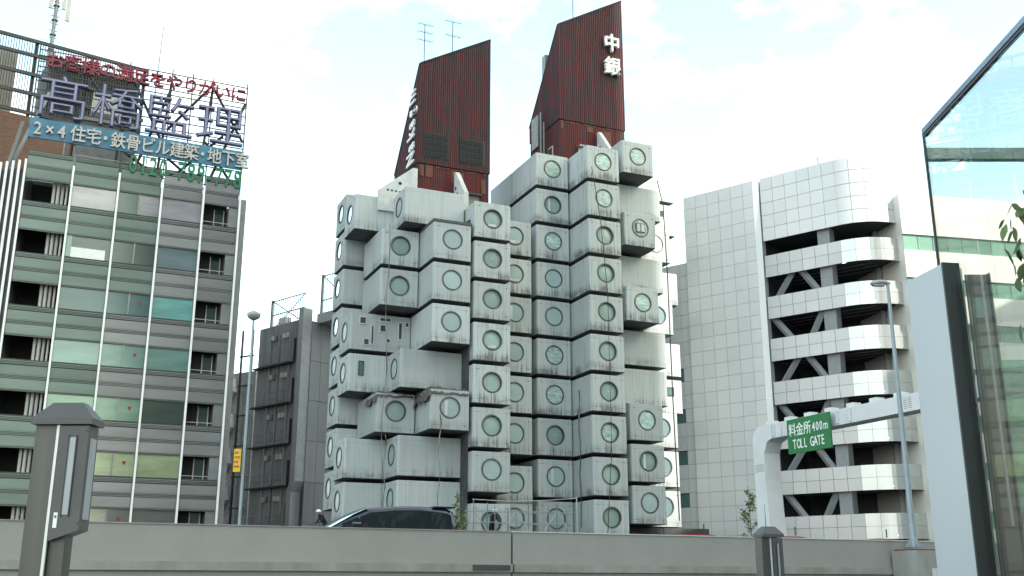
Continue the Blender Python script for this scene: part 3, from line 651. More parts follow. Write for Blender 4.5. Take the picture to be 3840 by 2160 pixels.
# roof sign
SG = thing('rooftop_sign', 'steel roof sign lattice with red, lilac, blue and green lettering', 'sign', (LB0[0], LB0[1], 0), LZ)
fr = MB(); zt_, zb_ = 32.15 + EYE, 24.6 + EYE
for z in (24.75, 25.35, 26.0, 27.6, 28.1, 28.7, 29.3, 29.9, 30.5, 30.85, 31.2, 31.6, 32.0): MB().box(-6.0 if z > 26.3 else -.6, 6.75, .02, .075, z + EYE - .03, z + EYE + .03).build('rail', M['dsteel'], SG)
for x in (-6.0, -3.4, -.7, 1.9, 3.2, 4.5, 6.72): MB().box(x - .035, x + .035, .076, .15, (24.4 if x > -1 else 26) + EYE, zt_ + .2).build('upright', M['dsteel'], SG)
for x in (-3.4, -.7, 1.9, 4.5): MB().bar((x, .15, zt_ - .5), (x - .2, 3.5, zb_ - .2), .12).build('back_stay', M['dsteel'], SG)
br = [(-3.4, 31.5, -.7, 27.6), (-.7, 31.8, 1.9, 26.8), (1.9, 31.0, .0, 24.6), (4.5, 31.9, 1.9, 28.2), (4.5, 31.8, 6.7, 28.2), (6.7, 31, 4.6, 24.7), (1.9, 26.4, 4.5, 24.5), (-.5, 26.2, 2.4, 24.4), (4.3, 27.8, 6.6, 24.6), (2.0, 24.5, 5.4, 28.4)]
for x0, z0, x1, z1 in br: MB().bar((x0, .35, z0 + EYE), (x1, .35, z1 + EYE), .13).build('brace', M['dsteel'], SG)
MB().bar((-6.4, .4, 27.2 + EYE), (-7.2, 1.5, 23.2 + EYE), .2).build('prop', M['steel'], SG); MB().bar((-5.2, 2.8, 30.5 + EYE), (-6.9, 1.2, 24.2 + EYE), .2).build('prop', M['steel'], SG)
MB().tube([(-6.1, .1, zt_ + .55), (6.8, .1, zt_ + .5)], .012, 4).build('wire', M['steel'], SG)
bp_ = MB().box(-6.05, 6.75, -.12, 0, 26.08 + EYE, 27.36 + EYE).build('blue_panel', M['signblue'], SG)
text_row('お客様の満足をやりがいに', -5.65, 30.95 + EYE, 1.02, 1.12, SG, -.06, M['letred'], .09, .013)
for i, ch in enumerate('髙橋監理'):
    for m_, of, y, ex in ((M['letblue'], .002, -.02, .10), (M['letlilac'], -.014, -.16, .04)):
        o = put(char_mesh(ch, ex / 3, of, m_), 'letter', None, SG, (-5.95 + i * 3.17, y, 27.85 + EYE)); o.rotation_euler = (R(90), 0, 0); o.scale = (3.15, 3.0, 3)
text_row('2×4住宅・鉄骨ビル建築・地下室', -5.8, 26.28 + EYE, .885, 1.12, SG, -.16, M['pipe'], .10, .011, sx=.83, steps={'・': .62, '4': .8, '×': .80, '2': .72})
text_row('0120-789-778', -.2, 24.80 + EYE, .60, 1.72, SG, -.06, M['letgreen'], .07, .010, sx=.60, steps={'-': .85})

# brown building behind, with its louvred roof screen and masts
b0 = (-39.2, 78.0)
BB = thing('brick_building', 'brown brick building rising behind the roof sign with a dark louvred roof screen', 'building', (b0[0], b0[1], 0), R(35))
MB().box(-14, 5.2, 0, 18, 0, 36.6 + EYE).build('wall', M['brick'], BB)
MB().box(-6, -4.2, -.05, 0, 28 + EYE, 31 + EYE).build('wall_vent', M['unit'], BB)
MB().box(-14, 5.3, -.25, -.002, 30.6 + EYE, 31.5 + EYE).build('cornice', M['unit'], BB)
for z in (36.9, 38.6, 40.3, 42.0, 43.3): MB().box(-14, 9.0, -.1, .1, z + EYE - .14, z + EYE + .14).build('screen_rail', M['dsteel'], BB)
for x in (-12, -8, -4, 0, 4.4, 8.8): MB().box(x - .12, x + .12, .12, .4, 36.6 + EYE, 43.4 + EYE).build('screen_post', M['dsteel'], BB)
sl = MB()
for i in range(115):
    x = -14 + i * .2; sl.box(x, x + .05, -.02, .08, 36.9 + EYE, 43.2 + EYE)
sl.build('screen_slats', M['dsteel'], BB, kind='stuff')
MB().box(-3.8, -1.2, 1.2, 4, 36.6 + EYE, 42.5 + EYE).build('plant_box', M['tank'], BB); MB().box(1.2, 8.6, .6, 5, 30.6 + EYE, 42.6 + EYE).build('dark_plant_box', mat('dark_plant', (.06, .06, .062), .7), BB)
MB().box(5.2, 9.2, .5, 12, 0, 34 + EYE).build('rear_wing', M['core'], BB)
def mast(x, y, z, h, parent, panels):
    g = MB(); g.tube([(x, y, z), (x, y, z + h)], .16, 6)
    for i in range(int(h / .7)):
        zz = z + i * .7; g.box(x - .35, x + .35, y - .03, y + .03, zz, zz + .06); 
        if i % 2: g.box(x - .25, x + .25, y - .25, y + .25, zz + .3, zz + .34)
    o = g.build('mast', M['steel'], parent)
    if panels:
        for dx, dz, hh in ((.55, h - 3.2, 3.6), (.95, h - 4.2, 4.4), (-.5, h - 3.4, 2.6)): MB().box(x + dx - .16, x + dx + .16, y - .25, y - .08, z + dz, z + dz + hh).build('antenna_panel', M['pipe'], o)
mast(-3.4, 3, 42 + EYE, 9.5, BB, False); mast(1.5, 3, 42.0 + EYE, 9.6, BB, True)

# ------------------------------------------------------------------ dark clad building in the middle
DZ = R(-41.5); Yd = 81.5
D0 = (-.2464 * Yd, Yd)      # left end of the left face; local x goes right and towards the viewer
DB = thing('clad_building', 'dark grey metal clad building with thin balconies left of the capsule towers', 'building', (D0[0], D0[1], 0), DZ)
DT = 19.7 + EYE; W = 5.3
MB().box(0, W, .1, 10, 0, DT - .1).build('body', M['core'], DB)
npan = 11
for i in range(npan):
    for k in range(7): boxpart('cladding_panel', (W / npan - .03, .06, 3.0), M['dclad'], DB, (i * W / npan, 0, DT - 3.03 * (k + 1)))
MB().box(W, W + .55, -.25, .6, 9, DT + .75).build('service_shaft', M['lclad'], DB); MB().box(W - .35, W + .2, -.25, .6, 0, 8.2).build('service_shaft', M['lclad'], DB)
MB().prism([(W, 9), (W + .55, 9), (W + .2, 8.2), (W - .35, 8.2)], -.25, .6, 'y').build('service_shaft', M['lclad'], DB)
for k in range(7):
    for j in range(5): boxpart('cladding_panel', (.06, .95, 3.0), M['dclad'], DB, (W + .56, .6 + j * .98, DT - .2 - 3.03 * (k + 1)))
MB().box(W - .1, W + .55, .62, 5.5, 0, DT - .15).build('side_body', M['core'], DB)
for k in range(6):
    z = .20106 * Yd + EYE - 3.1 * k
    MB().box(-.1, W - .5, -.42, -.02, z - .06, z + .05).build('balcony', M['dsteel'], DB)
    r_ = MB(); r_.tube([(-.1, -.4, z + 1.0), (W - .5, -.4, z + 1.0)], .025, 4); r_.tube([(-.1, -.4, z + .5), (W - .5, -.4, z + .5)], .015, 4)
    for q in range(5): x = -.1 + q * (W - .4) / 4; r_.tube([(x, -.4, z), (x, -.4, z + 1.0)], .02, 4)
    r_.build('balcony_rail', M['steel'], DB)
    for q, x in enumerate((1.9, 2.3, 3.3, 3.75)):
        MB().box(x, x + .2, -.2, -.01, z + 2.05, z + 2.42).build('vent_hood', M['pipe'] if q != 1 else M['steel'], DB)
    MB().box(4.55, 4.85, -.02, -.005, z + .05, z + 1.9).build('door', M['dark'], DB)
for x in (1.7, 2.75, 4.15): MB().tube([(x, -.12, 1), (x, -.12, DT - .9)], .06, 6).build('drain_pipe', M['dclad'], DB)
def lattice(x0, x1, y, z0, z1, name):
    g = MB(); n = int((x1 - x0) / .28)
    for i in range(n + 1): xx = x0 + (x1 - x0) * i / n; g.box(xx - .02, xx + .02, y, y + .04, z0, z1)
    for z in (z0 + .1, (z0 + z1) / 2, z1 - .05): g.box(x0, x1, y - .04, y, z - .04, z + .04)
    g.bar((x0, y + .1, z0), (x1, y + .1, z1), .06); g.bar((x0, y + .1, z1), (x1, y + .1, z0), .06); g.box(x0 - .1, x0 + .08, y - .06, y + .1, z0 - .3, z1 + .1)
    return g.build(name, M['steel'], DB)
lattice(.3, 4.5, .8, DT, DT + 2.4, 'roof_lattice'); lattice(5.1, 10.0, 2.0, DT - .2, DT + 3.9, 'roof_lattice')
MB().box(1.4, 2.3, .7, 1.2, DT - .1, DT + .8).build('roof_unit', M['pipe'], DB); MB().box(W + .6, 8, 1.0, 5, DT - .3, DT + .45).build('roof_unit', M['lclad'], DB)

# small pale building with folded balcony panels
HB = thing('apartment_building', 'small pale building with folded balcony panels between the office and the dark block', 'building', (-26.2, 92, 0), R(-30))
MB().box(-2, 4.6, 0, 8, 0, 18.0 + EYE).build('wall', M['unit'], HB)
for k in range(7):
    z = 16.6 + EYE - k * 3.1
    MB().prism([(1.1, z + .7), (2.3, z + .9), (2.5, z - .3), (1.9, z - .95), (1.15, z - .5)], -1.0, -.05, 'y').build('balcony_panel', M['fin'], HB)
MB().box(-1.5, .6, -.25, -.02, 0, 19.0 + EYE).build('stair_panel', M['lclad'], HB)
for x in (3.2, 4.4): MB().box(x, x + .15, -.6, -.45, 0, 21.6 + EYE).build('steel_upright', M['dsteel'], HB)
for z in range(1, 9): MB().box(3.1, 4.7, -.6, -.45, z * 2.6, z * 2.6 + .12).build('steel_crossbar', M['dsteel'], HB)

# ------------------------------------------------------------------ spiral ramp car park on the right
GZ = -math.atan2(.633, .774); G0 = (17.55, 70.8)
GB = thing('car_park', 'silver panelled car park with curved ramp bands open to dark decks', 'building', (G0[0], G0[1], 0), GZ)
RR = 3.4; XS = 5.86; GT = 28.2 + EYE
def wallpos(s):            # point and heading along the facade: straight then arc
    if s <= XS: return (s, 0, 0)
    ph = (s - XS) / RR; return (XS + RR * math.sin(ph), RR * (1 - math.cos(ph)), ph)
def curved_panel(s0, s1, z0, z1, name, m, inset=0.0, th=.08, g=.011, n=4):
    b = MB(); vs = []
    for i in range(n + 1):
        s = s0 + g + (s1 - s0 - 2 * g) * i / n; x, y, ph = wallpos(s); nx, ny = -math.sin(ph) * -1, -math.cos(ph)
        nx = math.sin(ph)
        for off in (-inset, -inset - th):
            for z in (z0 + g, z1 - g): vs.append((x + nx * off, y + ny * off, z))
    fs = []
    for i in range(n):
        a = i * 4; c_ = a + 4; fs += [(a, a+1, c_+1, c_), (a+2, c_+2, c_+3, a+3), (a+1, a+3, c_+3, c_+1), (a, c_, c_+2, a+2)]
    fs += [(0, 2, 3, 1), (n*4, n*4+1, n*4+3, n*4+2)]
    b.add(vs, fs); return b.build(name, m, GB)
# flat wall left of the openings
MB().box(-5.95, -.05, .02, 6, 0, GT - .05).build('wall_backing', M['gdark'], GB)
for i in range(6):
    for k in range(28): boxpart('wall_panel', (.955, .07, .978), M['gpanel'], GB, (-5.9 + i * .975 + .01, -.06, GT - (k + 1) * .997 - (.35 if k > 0 else .0) + .0 if False else GT - (k + 1) * .997))
# lower set-back wing with strip windows
MB().box(-9.6, -5.97, .56, 6, 0, 23.3 + EYE).build('wing_wall', M['gdark'], GB)
for i in range(4):
    for k in range(23):
        if i in (2,) and k % 3 == 2 and k > 5: boxpart('window', (.84, .05, .9), M['win_t'], GB, (-9.4 + i * .86, .52, 23.3 + EYE - (k + 1) * .997)); continue
        boxpart('wing_panel', (.84, .06, .975), M['gpanel'], GB, (-9.4 + i * .86, .48, 23.3 + EYE - (k + 1) * .997))
MB().prism([(-.16, -.22), (.24, -.08), (.24, .5), (-.16, .5)], 0, GT + .05).build('corner_pier', M['gpanel'], GB)
ARC = RR * R(112); NC = 7
zs_ = [GT - .95 * i for i in range(6)]
for j in range(5):
    z1, z0 = zs_[j], zs_[j] - .94
    for i in range(6): boxpart('parapet_panel', (.905, .08, .925), M['gpanel'], GB, (.33 + i * .925, 0, z0 + .01))
    for i in range(NC): curved_panel(XS + ARC * i / NC, XS + ARC * (i + 1) / NC, z0, z1, 'curved_panel', M['gpanel'])
bk = MB(); bk.box(.3, XS, .1, 5.5, 23.6 + EYE, GT - .1); n = 16
pts = [(XS, .12)] + [(XS + (RR - .12) * math.sin(ARC / RR * i / n), RR - (RR - .12) * math.cos(ARC / RR * i / n)) for i in range(n + 1)] + [(XS, RR + 1)]
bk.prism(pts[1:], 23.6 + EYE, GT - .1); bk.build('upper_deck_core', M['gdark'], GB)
for k in range(8):
    zt = 22.37 + EYE - 3.0 * k; zb2 = zt - 1.58
    for (z0, z1) in ((zb2, zb2 + .79), (zb2 + .79, zt)):
        for i in range(6): boxpart('parapet_panel', (.90, .08, .77), M['gpanel2'], GB, (.33 + i * .925, 0, z0 + .01))
        for i in range(NC): curved_panel(XS + ARC * i / NC, XS + ARC * (i + 1) / NC, z0, z1, 'curved_panel', M['gcurve'], g=.008)
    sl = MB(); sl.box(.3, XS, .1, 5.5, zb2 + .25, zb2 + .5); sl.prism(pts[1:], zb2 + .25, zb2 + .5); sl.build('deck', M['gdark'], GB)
    MB().box(4.15, 5.0, .35, 1.2, zb2 + .5, zb2 + 3.24).build('column', M['gcol'], GB)
    MB().tube([(XS + 1.2, RR, zb2 + .5), (XS + 1.2, RR, zb2 + 3.2)], .22, 10).build('round_column', M['gcol'], GB)
    if k % 1 == 0:
        for yy in (1.6, 2.4, 3.3): MB().tube([(.4, yy, zb2 + .12), (XS + 1.5, yy, zb2 + .12)], .05, 5).build('ceiling_pipe', M['steel'], GB)
        for xx in (5.6, 7.4): MB().box(xx, xx + .25, .5, .75, zb2 + .19, zb2 + .24).build('ceiling_light', M['lit'], GB)
        MB().box(.5, 3.9, 4.2, 4.4, zb2 + .5, zb2 + 1.5).build('inner_wall', M['gcol'], GB)
    if k < 7 and k >= 0:
        za, zc = zt - 3.0 + .05, zb2 + .25
        # brace pair seen below band k
        up = k % 2 == 0
        if True:
            xa, xb, xc_ = .7, 2.35, 4.0
            for (p, q) in ((((xa, za - .3), (xb - .25, zc)), ((xb + .35, zc), (xc_, za - .3))) if up else (((xa - .3, zc), (xb - .5, za - .3)), ((xb + .7, za - .3), (xc_ + .1, zc)))):
                MB().bar((p[0], .55, p[1]), (q[0], .55, q[1]), .34).build('brace', M['gcol'], GB)
MB().box(-.6, XS + 3, 5.5, 5.8, 0, 24 + EYE).build('rear_wall', M['gdark'], GB)
MB().box(XS + 1.2, XS + 4.5, 4.2, 5.4, 0, 25.2 + EYE).build('stair_shaft', M['gdark'], GB)
MB().tube([(4.2, 1.5, GT), (4.2, 1.5, GT + 1.1)], .05, 5).box(3.9, 4.5, 1.45, 1.55, GT + .2, GT + .28).build('roof_aerial', M['steel'], GB)

# white office block behind the glass
WB = thing('white_office_block', 'sunlit cream office block with green strip windows behind the glass wall', 'building', (.3925 * 66, 66, 0), R(12))
WH = 25.4 + EYE
for k in range(9):
    z1 = WH - k * 3.0 - (0 if k == 0 else 0)
    hb = 2.9 if k == 0 else 1.9
    zt = WH if k == 0 else WH - 2.9 - 1.1 * k - 1.9 * (k - 1)
    zb2 = zt - hb
    if zb2 < 0: break
    for i in range(11): boxpart('wall_panel', (2.18, .15, hb - .02), M['wbld'], WB, (i * 2.2, 0, zb2 + .01))
    for i in range(22):
        boxpart('window', (1.0, .05, 1.08), mat('strip_window', (.20, .36, .28), .15, .1, .1, .5, rand=.2), WB, (.06 + i * 1.1, .12, zb2 - 1.09))
MB().box(.05, 24.2, .18, 12, 0, WH - .05).build('body', M['wbld'], WB)

# ------------------------------------------------------------------ expressway barrier, van, lamp posts, gantry
BZ = R(25)
BR = thing('barrier_wall', 'plain grey concrete expressway parapet crossing the whole foreground', 'wall', (0, 27, 0), BZ)
for (s0, s1) in ((-30, -.03), (.03, 24)):
    MB().box(s0, s1, 0, .30, 2.12, 2.90).build('parapet_panel', M['barrier'], BR)
    MB().box(s0, s1, -.03, .33, 2.90, 2.925).build('coping', M['gpanel'] if s0 > 0 else M['barrier2'], BR)
    MB().box(s0, s1, -.10, .30, 1.93, 2.12).build('ledge', M['barrier2'], BR)
    MB().box(s0, s1, .0, .30, 0, 1.93).build('footing_wall', M['barrier'], BR)
for i in range(40):
    sx_ = -20 + i * .9; MB().box(sx_, sx_ + .03, -.006, .001, 2.62 + .16 * (i % 2) , 2.645 + .16 * (i % 2)).build('anchor_cap', M['barrier2'], BR)
MB().box(-1.1, -.1, -.13, -.101, 1.97, 2.10).build('outlet', M['core'], BR)
BK = thing('concrete_block', 'stained pale concrete block in front of the parapet carrying the lamp post', 'block', (0, 27, 0), BZ)
MB().box(12.35, 14.35, -1.1, -.14, 0, 2.60).build('block', M['barrier2'], BK); MB().box(12.45, 13.9, -.9, -.15, 2.60, 2.64).build('rusty_top_plate', M['rust'], BK)
MB().box(12.9, 13.3, -1.11, -1.102, 1.3, 2.1).build('patch', M['fin'], BK); MB().box(13.2, 13.4, -1.16, -1.101, 1.95, 2.15).build('cable_box', M['pipe'], BK)
for i, s in enumerate((5.9, 9.1, 12.6)):
    o = MB().prism([(-.75, 0), (.75, 0), (.3, .055), (-.35, .055)], .34, .9, 'y').build('red_marker', M['redp'], loc=(.9063 * s, 27 + .4226 * s, 2.925), rz=BZ)
    pr = MB().tube([(.25, .5, .1), (.25, .5, .34)], .02, 5).build('marker_pin', M['dsteel'], o)
    tag(o, ['low red marker lying on the parapet top, left one nearer the towers', 'low red marker lying on the parapet top right of the small post', 'low red marker on the parapet top beside the lamp post foot'][i], 'road marker', 'low red markers along the parapet')
# street lamps
def lamp(loc, h, label, kind, rz=0):
    t = thing('street_lamp', label, 'street lamp', loc, rz, 'tall pole lamps by the expressway')
    MB().tube([(0, 0, 0), (0, 0, h)], .095 if kind else .075, 10, .05).build('pole', M['lampg'], t)
    if kind:
        b = MB(); 
        for a in range(4): b.prism([(.02, 0), (.26, 0), (.02, .32)], -.012, .012, 'y')
        o = MB(); 
        for a in range(4):
            ca, sa = math.cos(a * math.pi / 2), math.sin(a * math.pi / 2)
            o.add([(.05*ca - .012*sa, .05*sa + .012*ca, 0), (.28*ca - .012*sa, .28*sa + .012*ca, 0), (.05*ca - .012*sa, .05*sa + .012*ca, .34),
                   (.05*ca + .012*sa, .05*sa - .012*ca, 0), (.28*ca + .012*sa, .28*sa - .012*ca, 0), (.05*ca + .012*sa, .05*sa - .012*ca, .34)], [(0,1,2),(3,5,4),(0,3,4,1),(1,4,5,2)])
        o.build('base_gusset', M['lampg'], t)
        hd = MB(); n = 14
        vs = []
        for (q, w, zz) in ((.08, .03, 0), (-.1, .10, .02), (-.30, .13, .015), (-.5, .10, -.01), (-.58, .03, -.03)):
            for k in range(n): a = 2*math.pi*k/n; vs.append((q, w * math.cos(a), h + zz + .085 * math.sin(a) * (1 if w > .05 else .3)))
        fs = [(i*n+k, i*n+(k+1)%n, (i+1)*n+(k+1)%n, (i+1)*n+k) for i in range(4) for k in range(n)] + [tuple(range(n)), tuple(range(4*n, 5*n))]
        hd.add(vs, fs, True).build('lamp_head', M['lclad'], t)
        MB().box(-.48, -.12, -.09, .09, h - .10, h - .06).build('lens', M['lens'], t)
    else:
        vs = []; n = 14
        for (q, zz) in ((.10, -.12), (.26, -.02), (.32, .12), (.30, .2), (.12, .3), (.02, .32)):
            for k in range(n): a = 2*math.pi*k/n; vs.append((q*math.cos(a), q*math.sin(a), h + zz))
        fs = [(i*n+k, i*n+(k+1)%n, (i+1)*n+(k+1)%n, (i+1)*n+k) for i in range(5) for k in range(n)] + [tuple(range(n)), tuple(range(5*n, 6*n))]
        MB().add(vs, fs, True).build('lamp_head', M['lclad'], t)
    return t
lamp((11.95, 32.1, 2.72), 8.15, 'grey lamp post with a flat arm head standing on the concrete block', True, R(5))
lamp((-11.8, 46.5, 0), 13.4, 'thin lamp post with a mushroom head in front of the dark clad building', False)
ys = MB().box(-.30, .02, -.03, .0, 0, 1.0).build('yellow_sign', M['yellow'], loc=(-11.9, 46.3, 6.4), rz=R(-8)); tag(ys, 'narrow yellow notice board strapped to the thin lamp post', 'sign')
tr = MB()
for i in range(4):
    for j in range(3 + i % 2): tr.box(-.26 + j * .065, -.22 + j * .065, -.036, -.031, .78 - i * .2, .88 - i * .2)
tr.build('printed_line', M['redp'], ys, kind='stuff')

# van
def van():
    hdg = R(25); fx, fy = -.1803 * 30.5, 30.5
    off = .62
    ox, oy = fx - off * math.cos(hdg), fy - off * math.sin(hdg)
    t = thing('van', 'dark navy minivan driving left behind the grey parapet', 'van', (ox, oy, 2.075), hdg)
    # stations: x, belt z, roof z, roof half width ; y=0 is the near side plane -> centre at +.86
    S = [(0, .55, .72, .60), (.12, .82, .92, .70), (.45, .95, 1.02, .76), (.95, 1.0, 1.12, .78), (1.15, 1.0, 1.22, .74), (1.75, 1.01, 1.55, .66), (2.2, 1.01, 1.74, .63), (3.0, 1.02, 1.82, .63), (3.8, 1.03, 1.84, .63), (4.6, 1.03, 1.81, .62), (4.85, 1.0, 1.70, .61), (4.93, .95, 1.0, .66)]
    def sec(bz, rz_, rh):
        hw = .87
        return [(hw * .94, .28), (hw, .45), (hw, (.45 + bz) / 2), (hw - .01, bz), (rh + (hw - rh) * .15, bz + (rz_ - bz) * .80), (rh - .06, rz_ - .02), (rh * .5, rz_), (0, rz_ + .005)]
    b = MB(); vs = []; m = 15
    for (x, bz, rz_, rh) in S:
        s_ = sec(bz, rz_, rh); full = [(-y, z) for y, z in s_] + [(y, z) for y, z in s_[-2::-1]]
        vs += [(x, y + .87, z) for y, z in full]
    fs = [(i*m+k, (i+1)*m+k, (i+1)*m+k+1, i*m+k+1) for i in range(len(S)-1) for k in range(m-1)] + [(i*m, i*m+m-1, (i+1)*m+m-1, (i+1)*m) for i in range(len(S)-1)] + [tuple(range(m)), tuple(range((len(S)-1)*m, len(S)*m))[::-1]]
    b.add(vs, fs, True); b.build('body', M['vanp'], t)
    def interp(x):
        for i in range(len(S) - 1):
            if S[i][0] <= x <= S[i+1][0]:
                f = (x - S[i][0]) / (S[i+1][0] - S[i][0]); return [S[i][j] + (S[i+1][j] - S[i][j]) * f for j in range(1, 4)]
    for side in (-1, 1):
        for (xa, xb) in ((1.35, 1.85), (1.9, 2.95), (3.0, 3.95), (4.0, 4.75)):
            w = MB(); n = 5; vv = []
            for i in range(n + 1):
                x = xa + (xb - xa) * i / n; bz, rz_, rh = interp(x); s_ = sec(bz, rz_, rh)
                p0, p1 = s_[3], s_[4]; lo = (p0[0] + (p1[0]-p0[0])*.06, p0[1] + (p1[1]-p0[1])*.06 ); hi = (p0[0] + (p1[0]-p0[0])*.97, p0[1] + (p1[1]-p0[1])*.97)
                for q in (lo, hi): vv.append((x, .87 + side * (q[0] + .008), q[1]))
            w.add(vv, [(2*i, 2*i+2, 2*i+3, 2*i+1) for i in range(n)]); w.build('side_window', M['vang'], t)
        mr_ = MB(); mr_.box(1.62, 1.80, .87 + side * .90 - .12 * (side < 0), .87 + side * .90 + .12 * (side > 0), 1.10, 1.25); mo = mr_.build('door_mirror', M['vanp'], t)
        MB().box(1.60, 1.83, .87 + side * .90 - .13 * (side < 0), .87 + side * .90 + .13 * (side > 0), 1.25, 1.29).build('mirror_trim', M['chrome'], mo)
        MB().box(1.3, 4.8, .87 + side * .872 - .006, .87 + side * .872 + .006, 1.005, 1.03).build('belt_trim', M['chrome'], t)
        for x in (.85, 3.95):
            wy = .87 + side * .72; wh = MB(); wh.tube([(x, wy - .11, .33), (x, wy + .11, .33)], .33, 20); wo_ = wh.build('wheel', M['tyre'], t); MB().tube([(x, wy - .125, .33), (x, wy + .125, .33)], .20, 14).build('rim', M['chrome'], wo_)
    # windscreen
    w = MB(); vv = []
    for x in (.98, 1.15, 1.45, 1.75, 2.15):
        bz, rz_, rh = interp(x)
        for y in (-1, -.5, 0, .5, 1): vv.append((x, .87 + y * (rh - .02), rz_ + .055 - .05 * y * y))
    w.add(vv, [(i*5+k, (i+1)*5+k, (i+1)*5+k+1, i*5+k+1) for i in range(4) for k in range(4)], True); w.build('windscreen', M['windscreen'], t)
    MB().box(4.90, 4.96, .1, .3, .85, 1.25).build('tail_light', M['redp'], t); MB().box(4.90, 4.96, 1.44, 1.64, .85, 1.25).build('tail_light', M['redp'], t)
    MB().box(4.2, 4.9, .25, 1.49, 1.80, 1.84).build('roof_spoiler', M['vanp'], t)
van()

# gantry with the toll gate board: local x runs toward the viewer's right
gy = Vector((.4067, -.9135)); GG = thing('sign_gantry', 'white steel road gantry with a tapering leg and long beam', 'gantry', (10.88, 45, 0), math.atan2(-.9135, .4067))
leg = MB(); leg.prism([(-.42, 0), (.62, 0), (.30, 5.9), (.32, 7.0), (.55, 7.45), (.9, 7.56), (.9, 8.18), (.05, 8.18), (-.28, 7.98), (-.42, 7.6)], -.4, .4, 'y'); leg.build('leg', M['gantry'], GG)
MB().box(.9, 13, -.35, .35, 7.56, 8.17).build('beam', M['gantry'], GG)
MB().prism([(.05, 0), (.20, 0), (.13, 4.9)], -.415, -.402, 'y').build('slot', M['gdark'], GG)
for i in range(10):
    x = .3 + i * 1.25; MB().box(x, x + .38, -.2, .2, 8.17, 8.35).build('beam_bracket', M['gantry'], GG)
for x in (1.0, 1.45, 4.35, 4.9, 5.6): MB().box(x, x + .10, -.42, -.351, 7.62, 8.12).build('stiffener', M['gantry'], GG)
for x in (8.4, 8.62): 
    for z in range(6): MB().box(x, x + .16, -.356, -.351, 7.68 + z * .07, 7.70 + z * .07).build('rivet_row', M['steel'], GG)
for z in range(5): MB().box(-.35, .28, -.405, -.401, 6.25 + z * .07, 6.27 + z * .07).build('rivet_row', M['steel'], GG)
MB().box(9.0, 9.35, .36, .5, 5.9, 7.56).build('hanging_conduit', M['lclad'], GG)
TG = thing('toll_sign', 'green TOLL GATE 400m board hanging on the white gantry beam', 'sign', (10.88, 45, 0), math.atan2(-.9135, .4067))
MB().box(2.2, 4.78, -.62, -.55, 6.72, 8.10).build('board', M['gsign'], TG); MB().box(2.8, 2.9, -.55, -.36, 7.0, 8.0).box(4.1, 4.2, -.55, -.36, 7.0, 8.0).build('bracket', M['steel'], TG)
text_row('料金所', 2.30, 7.46, .46, .54, TG, -.625, M['white'], .006, .008, sx=.86)
text_row('400m', 3.74, 7.47, .22, .49, TG, -.625, M['white'], .006, .008, sx=.72)
text_row('TOLL GATE', 2.52, 6.90, .225, .54, TG, -.625, M['white'], .006, .008, sx=.62, steps={' ': .6})

# saplings
def sapling(loc, h, label, n=420, spread=.5, mat_='leafl', trunk=.03):
    t = thing('young_tree', label, 'tree', loc, 0, 'young trees beyond the parapet')
    tb = MB(); tb.tube([(0, 0, 0), (.05, 0, h * .6), (0, .02, h)], trunk, 5, .01)
    lf = MB()
    for i in range(26):
        z = h * (.25 + .72 * i / 26); a = rnd.uniform(0, 6.28); l = spread * (1.15 - i / 26) * rnd.uniform(.6, 1.2)
        tip = Vector((math.cos(a) * l, math.sin(a) * l, z + l * .7)); tb.tube([(0, 0, z), tip], .010, 4)
        for k in range(n // 26):
            f = rnd.uniform(.25, 1.05); p = Vector((0, 0, z)).lerp(tip, f) + Vector((rnd.gauss(0, .05), rnd.gauss(0, .05), rnd.gauss(0, .05)))
            d = Vector((rnd.gauss(0, 1), rnd.gauss(0, 1), rnd.gauss(0, .6))).normalized() * .13; w = d.cross(Vector((rnd.gauss(0, 1), rnd.gauss(0, 1), 1))).normalized() * .035
            lf.add([p, p + d * .5 + w, p + d, p + d * .5 - w], [(0, 1, 2, 3)])
    tb.build('trunk', M['bark'], t); lf.build('foliage', M[mat_], t, kind='stuff')
p = at_ab(20.6, 53.5, 0); sapling((p.x, p.y, 0), 6.6, 'bright green sapling showing above the roof of the passing van', spread=.9, n=700)
sapling((-2.45, 52, 0), 5.1, 'bright green sapling just behind the tail of the van', spread=.9, n=800)
sapling((.2215 * 52, 52, 0), 6.3, 'slender green tree left of the white gantry leg', spread=1.1, n=1100, mat_='leafl')

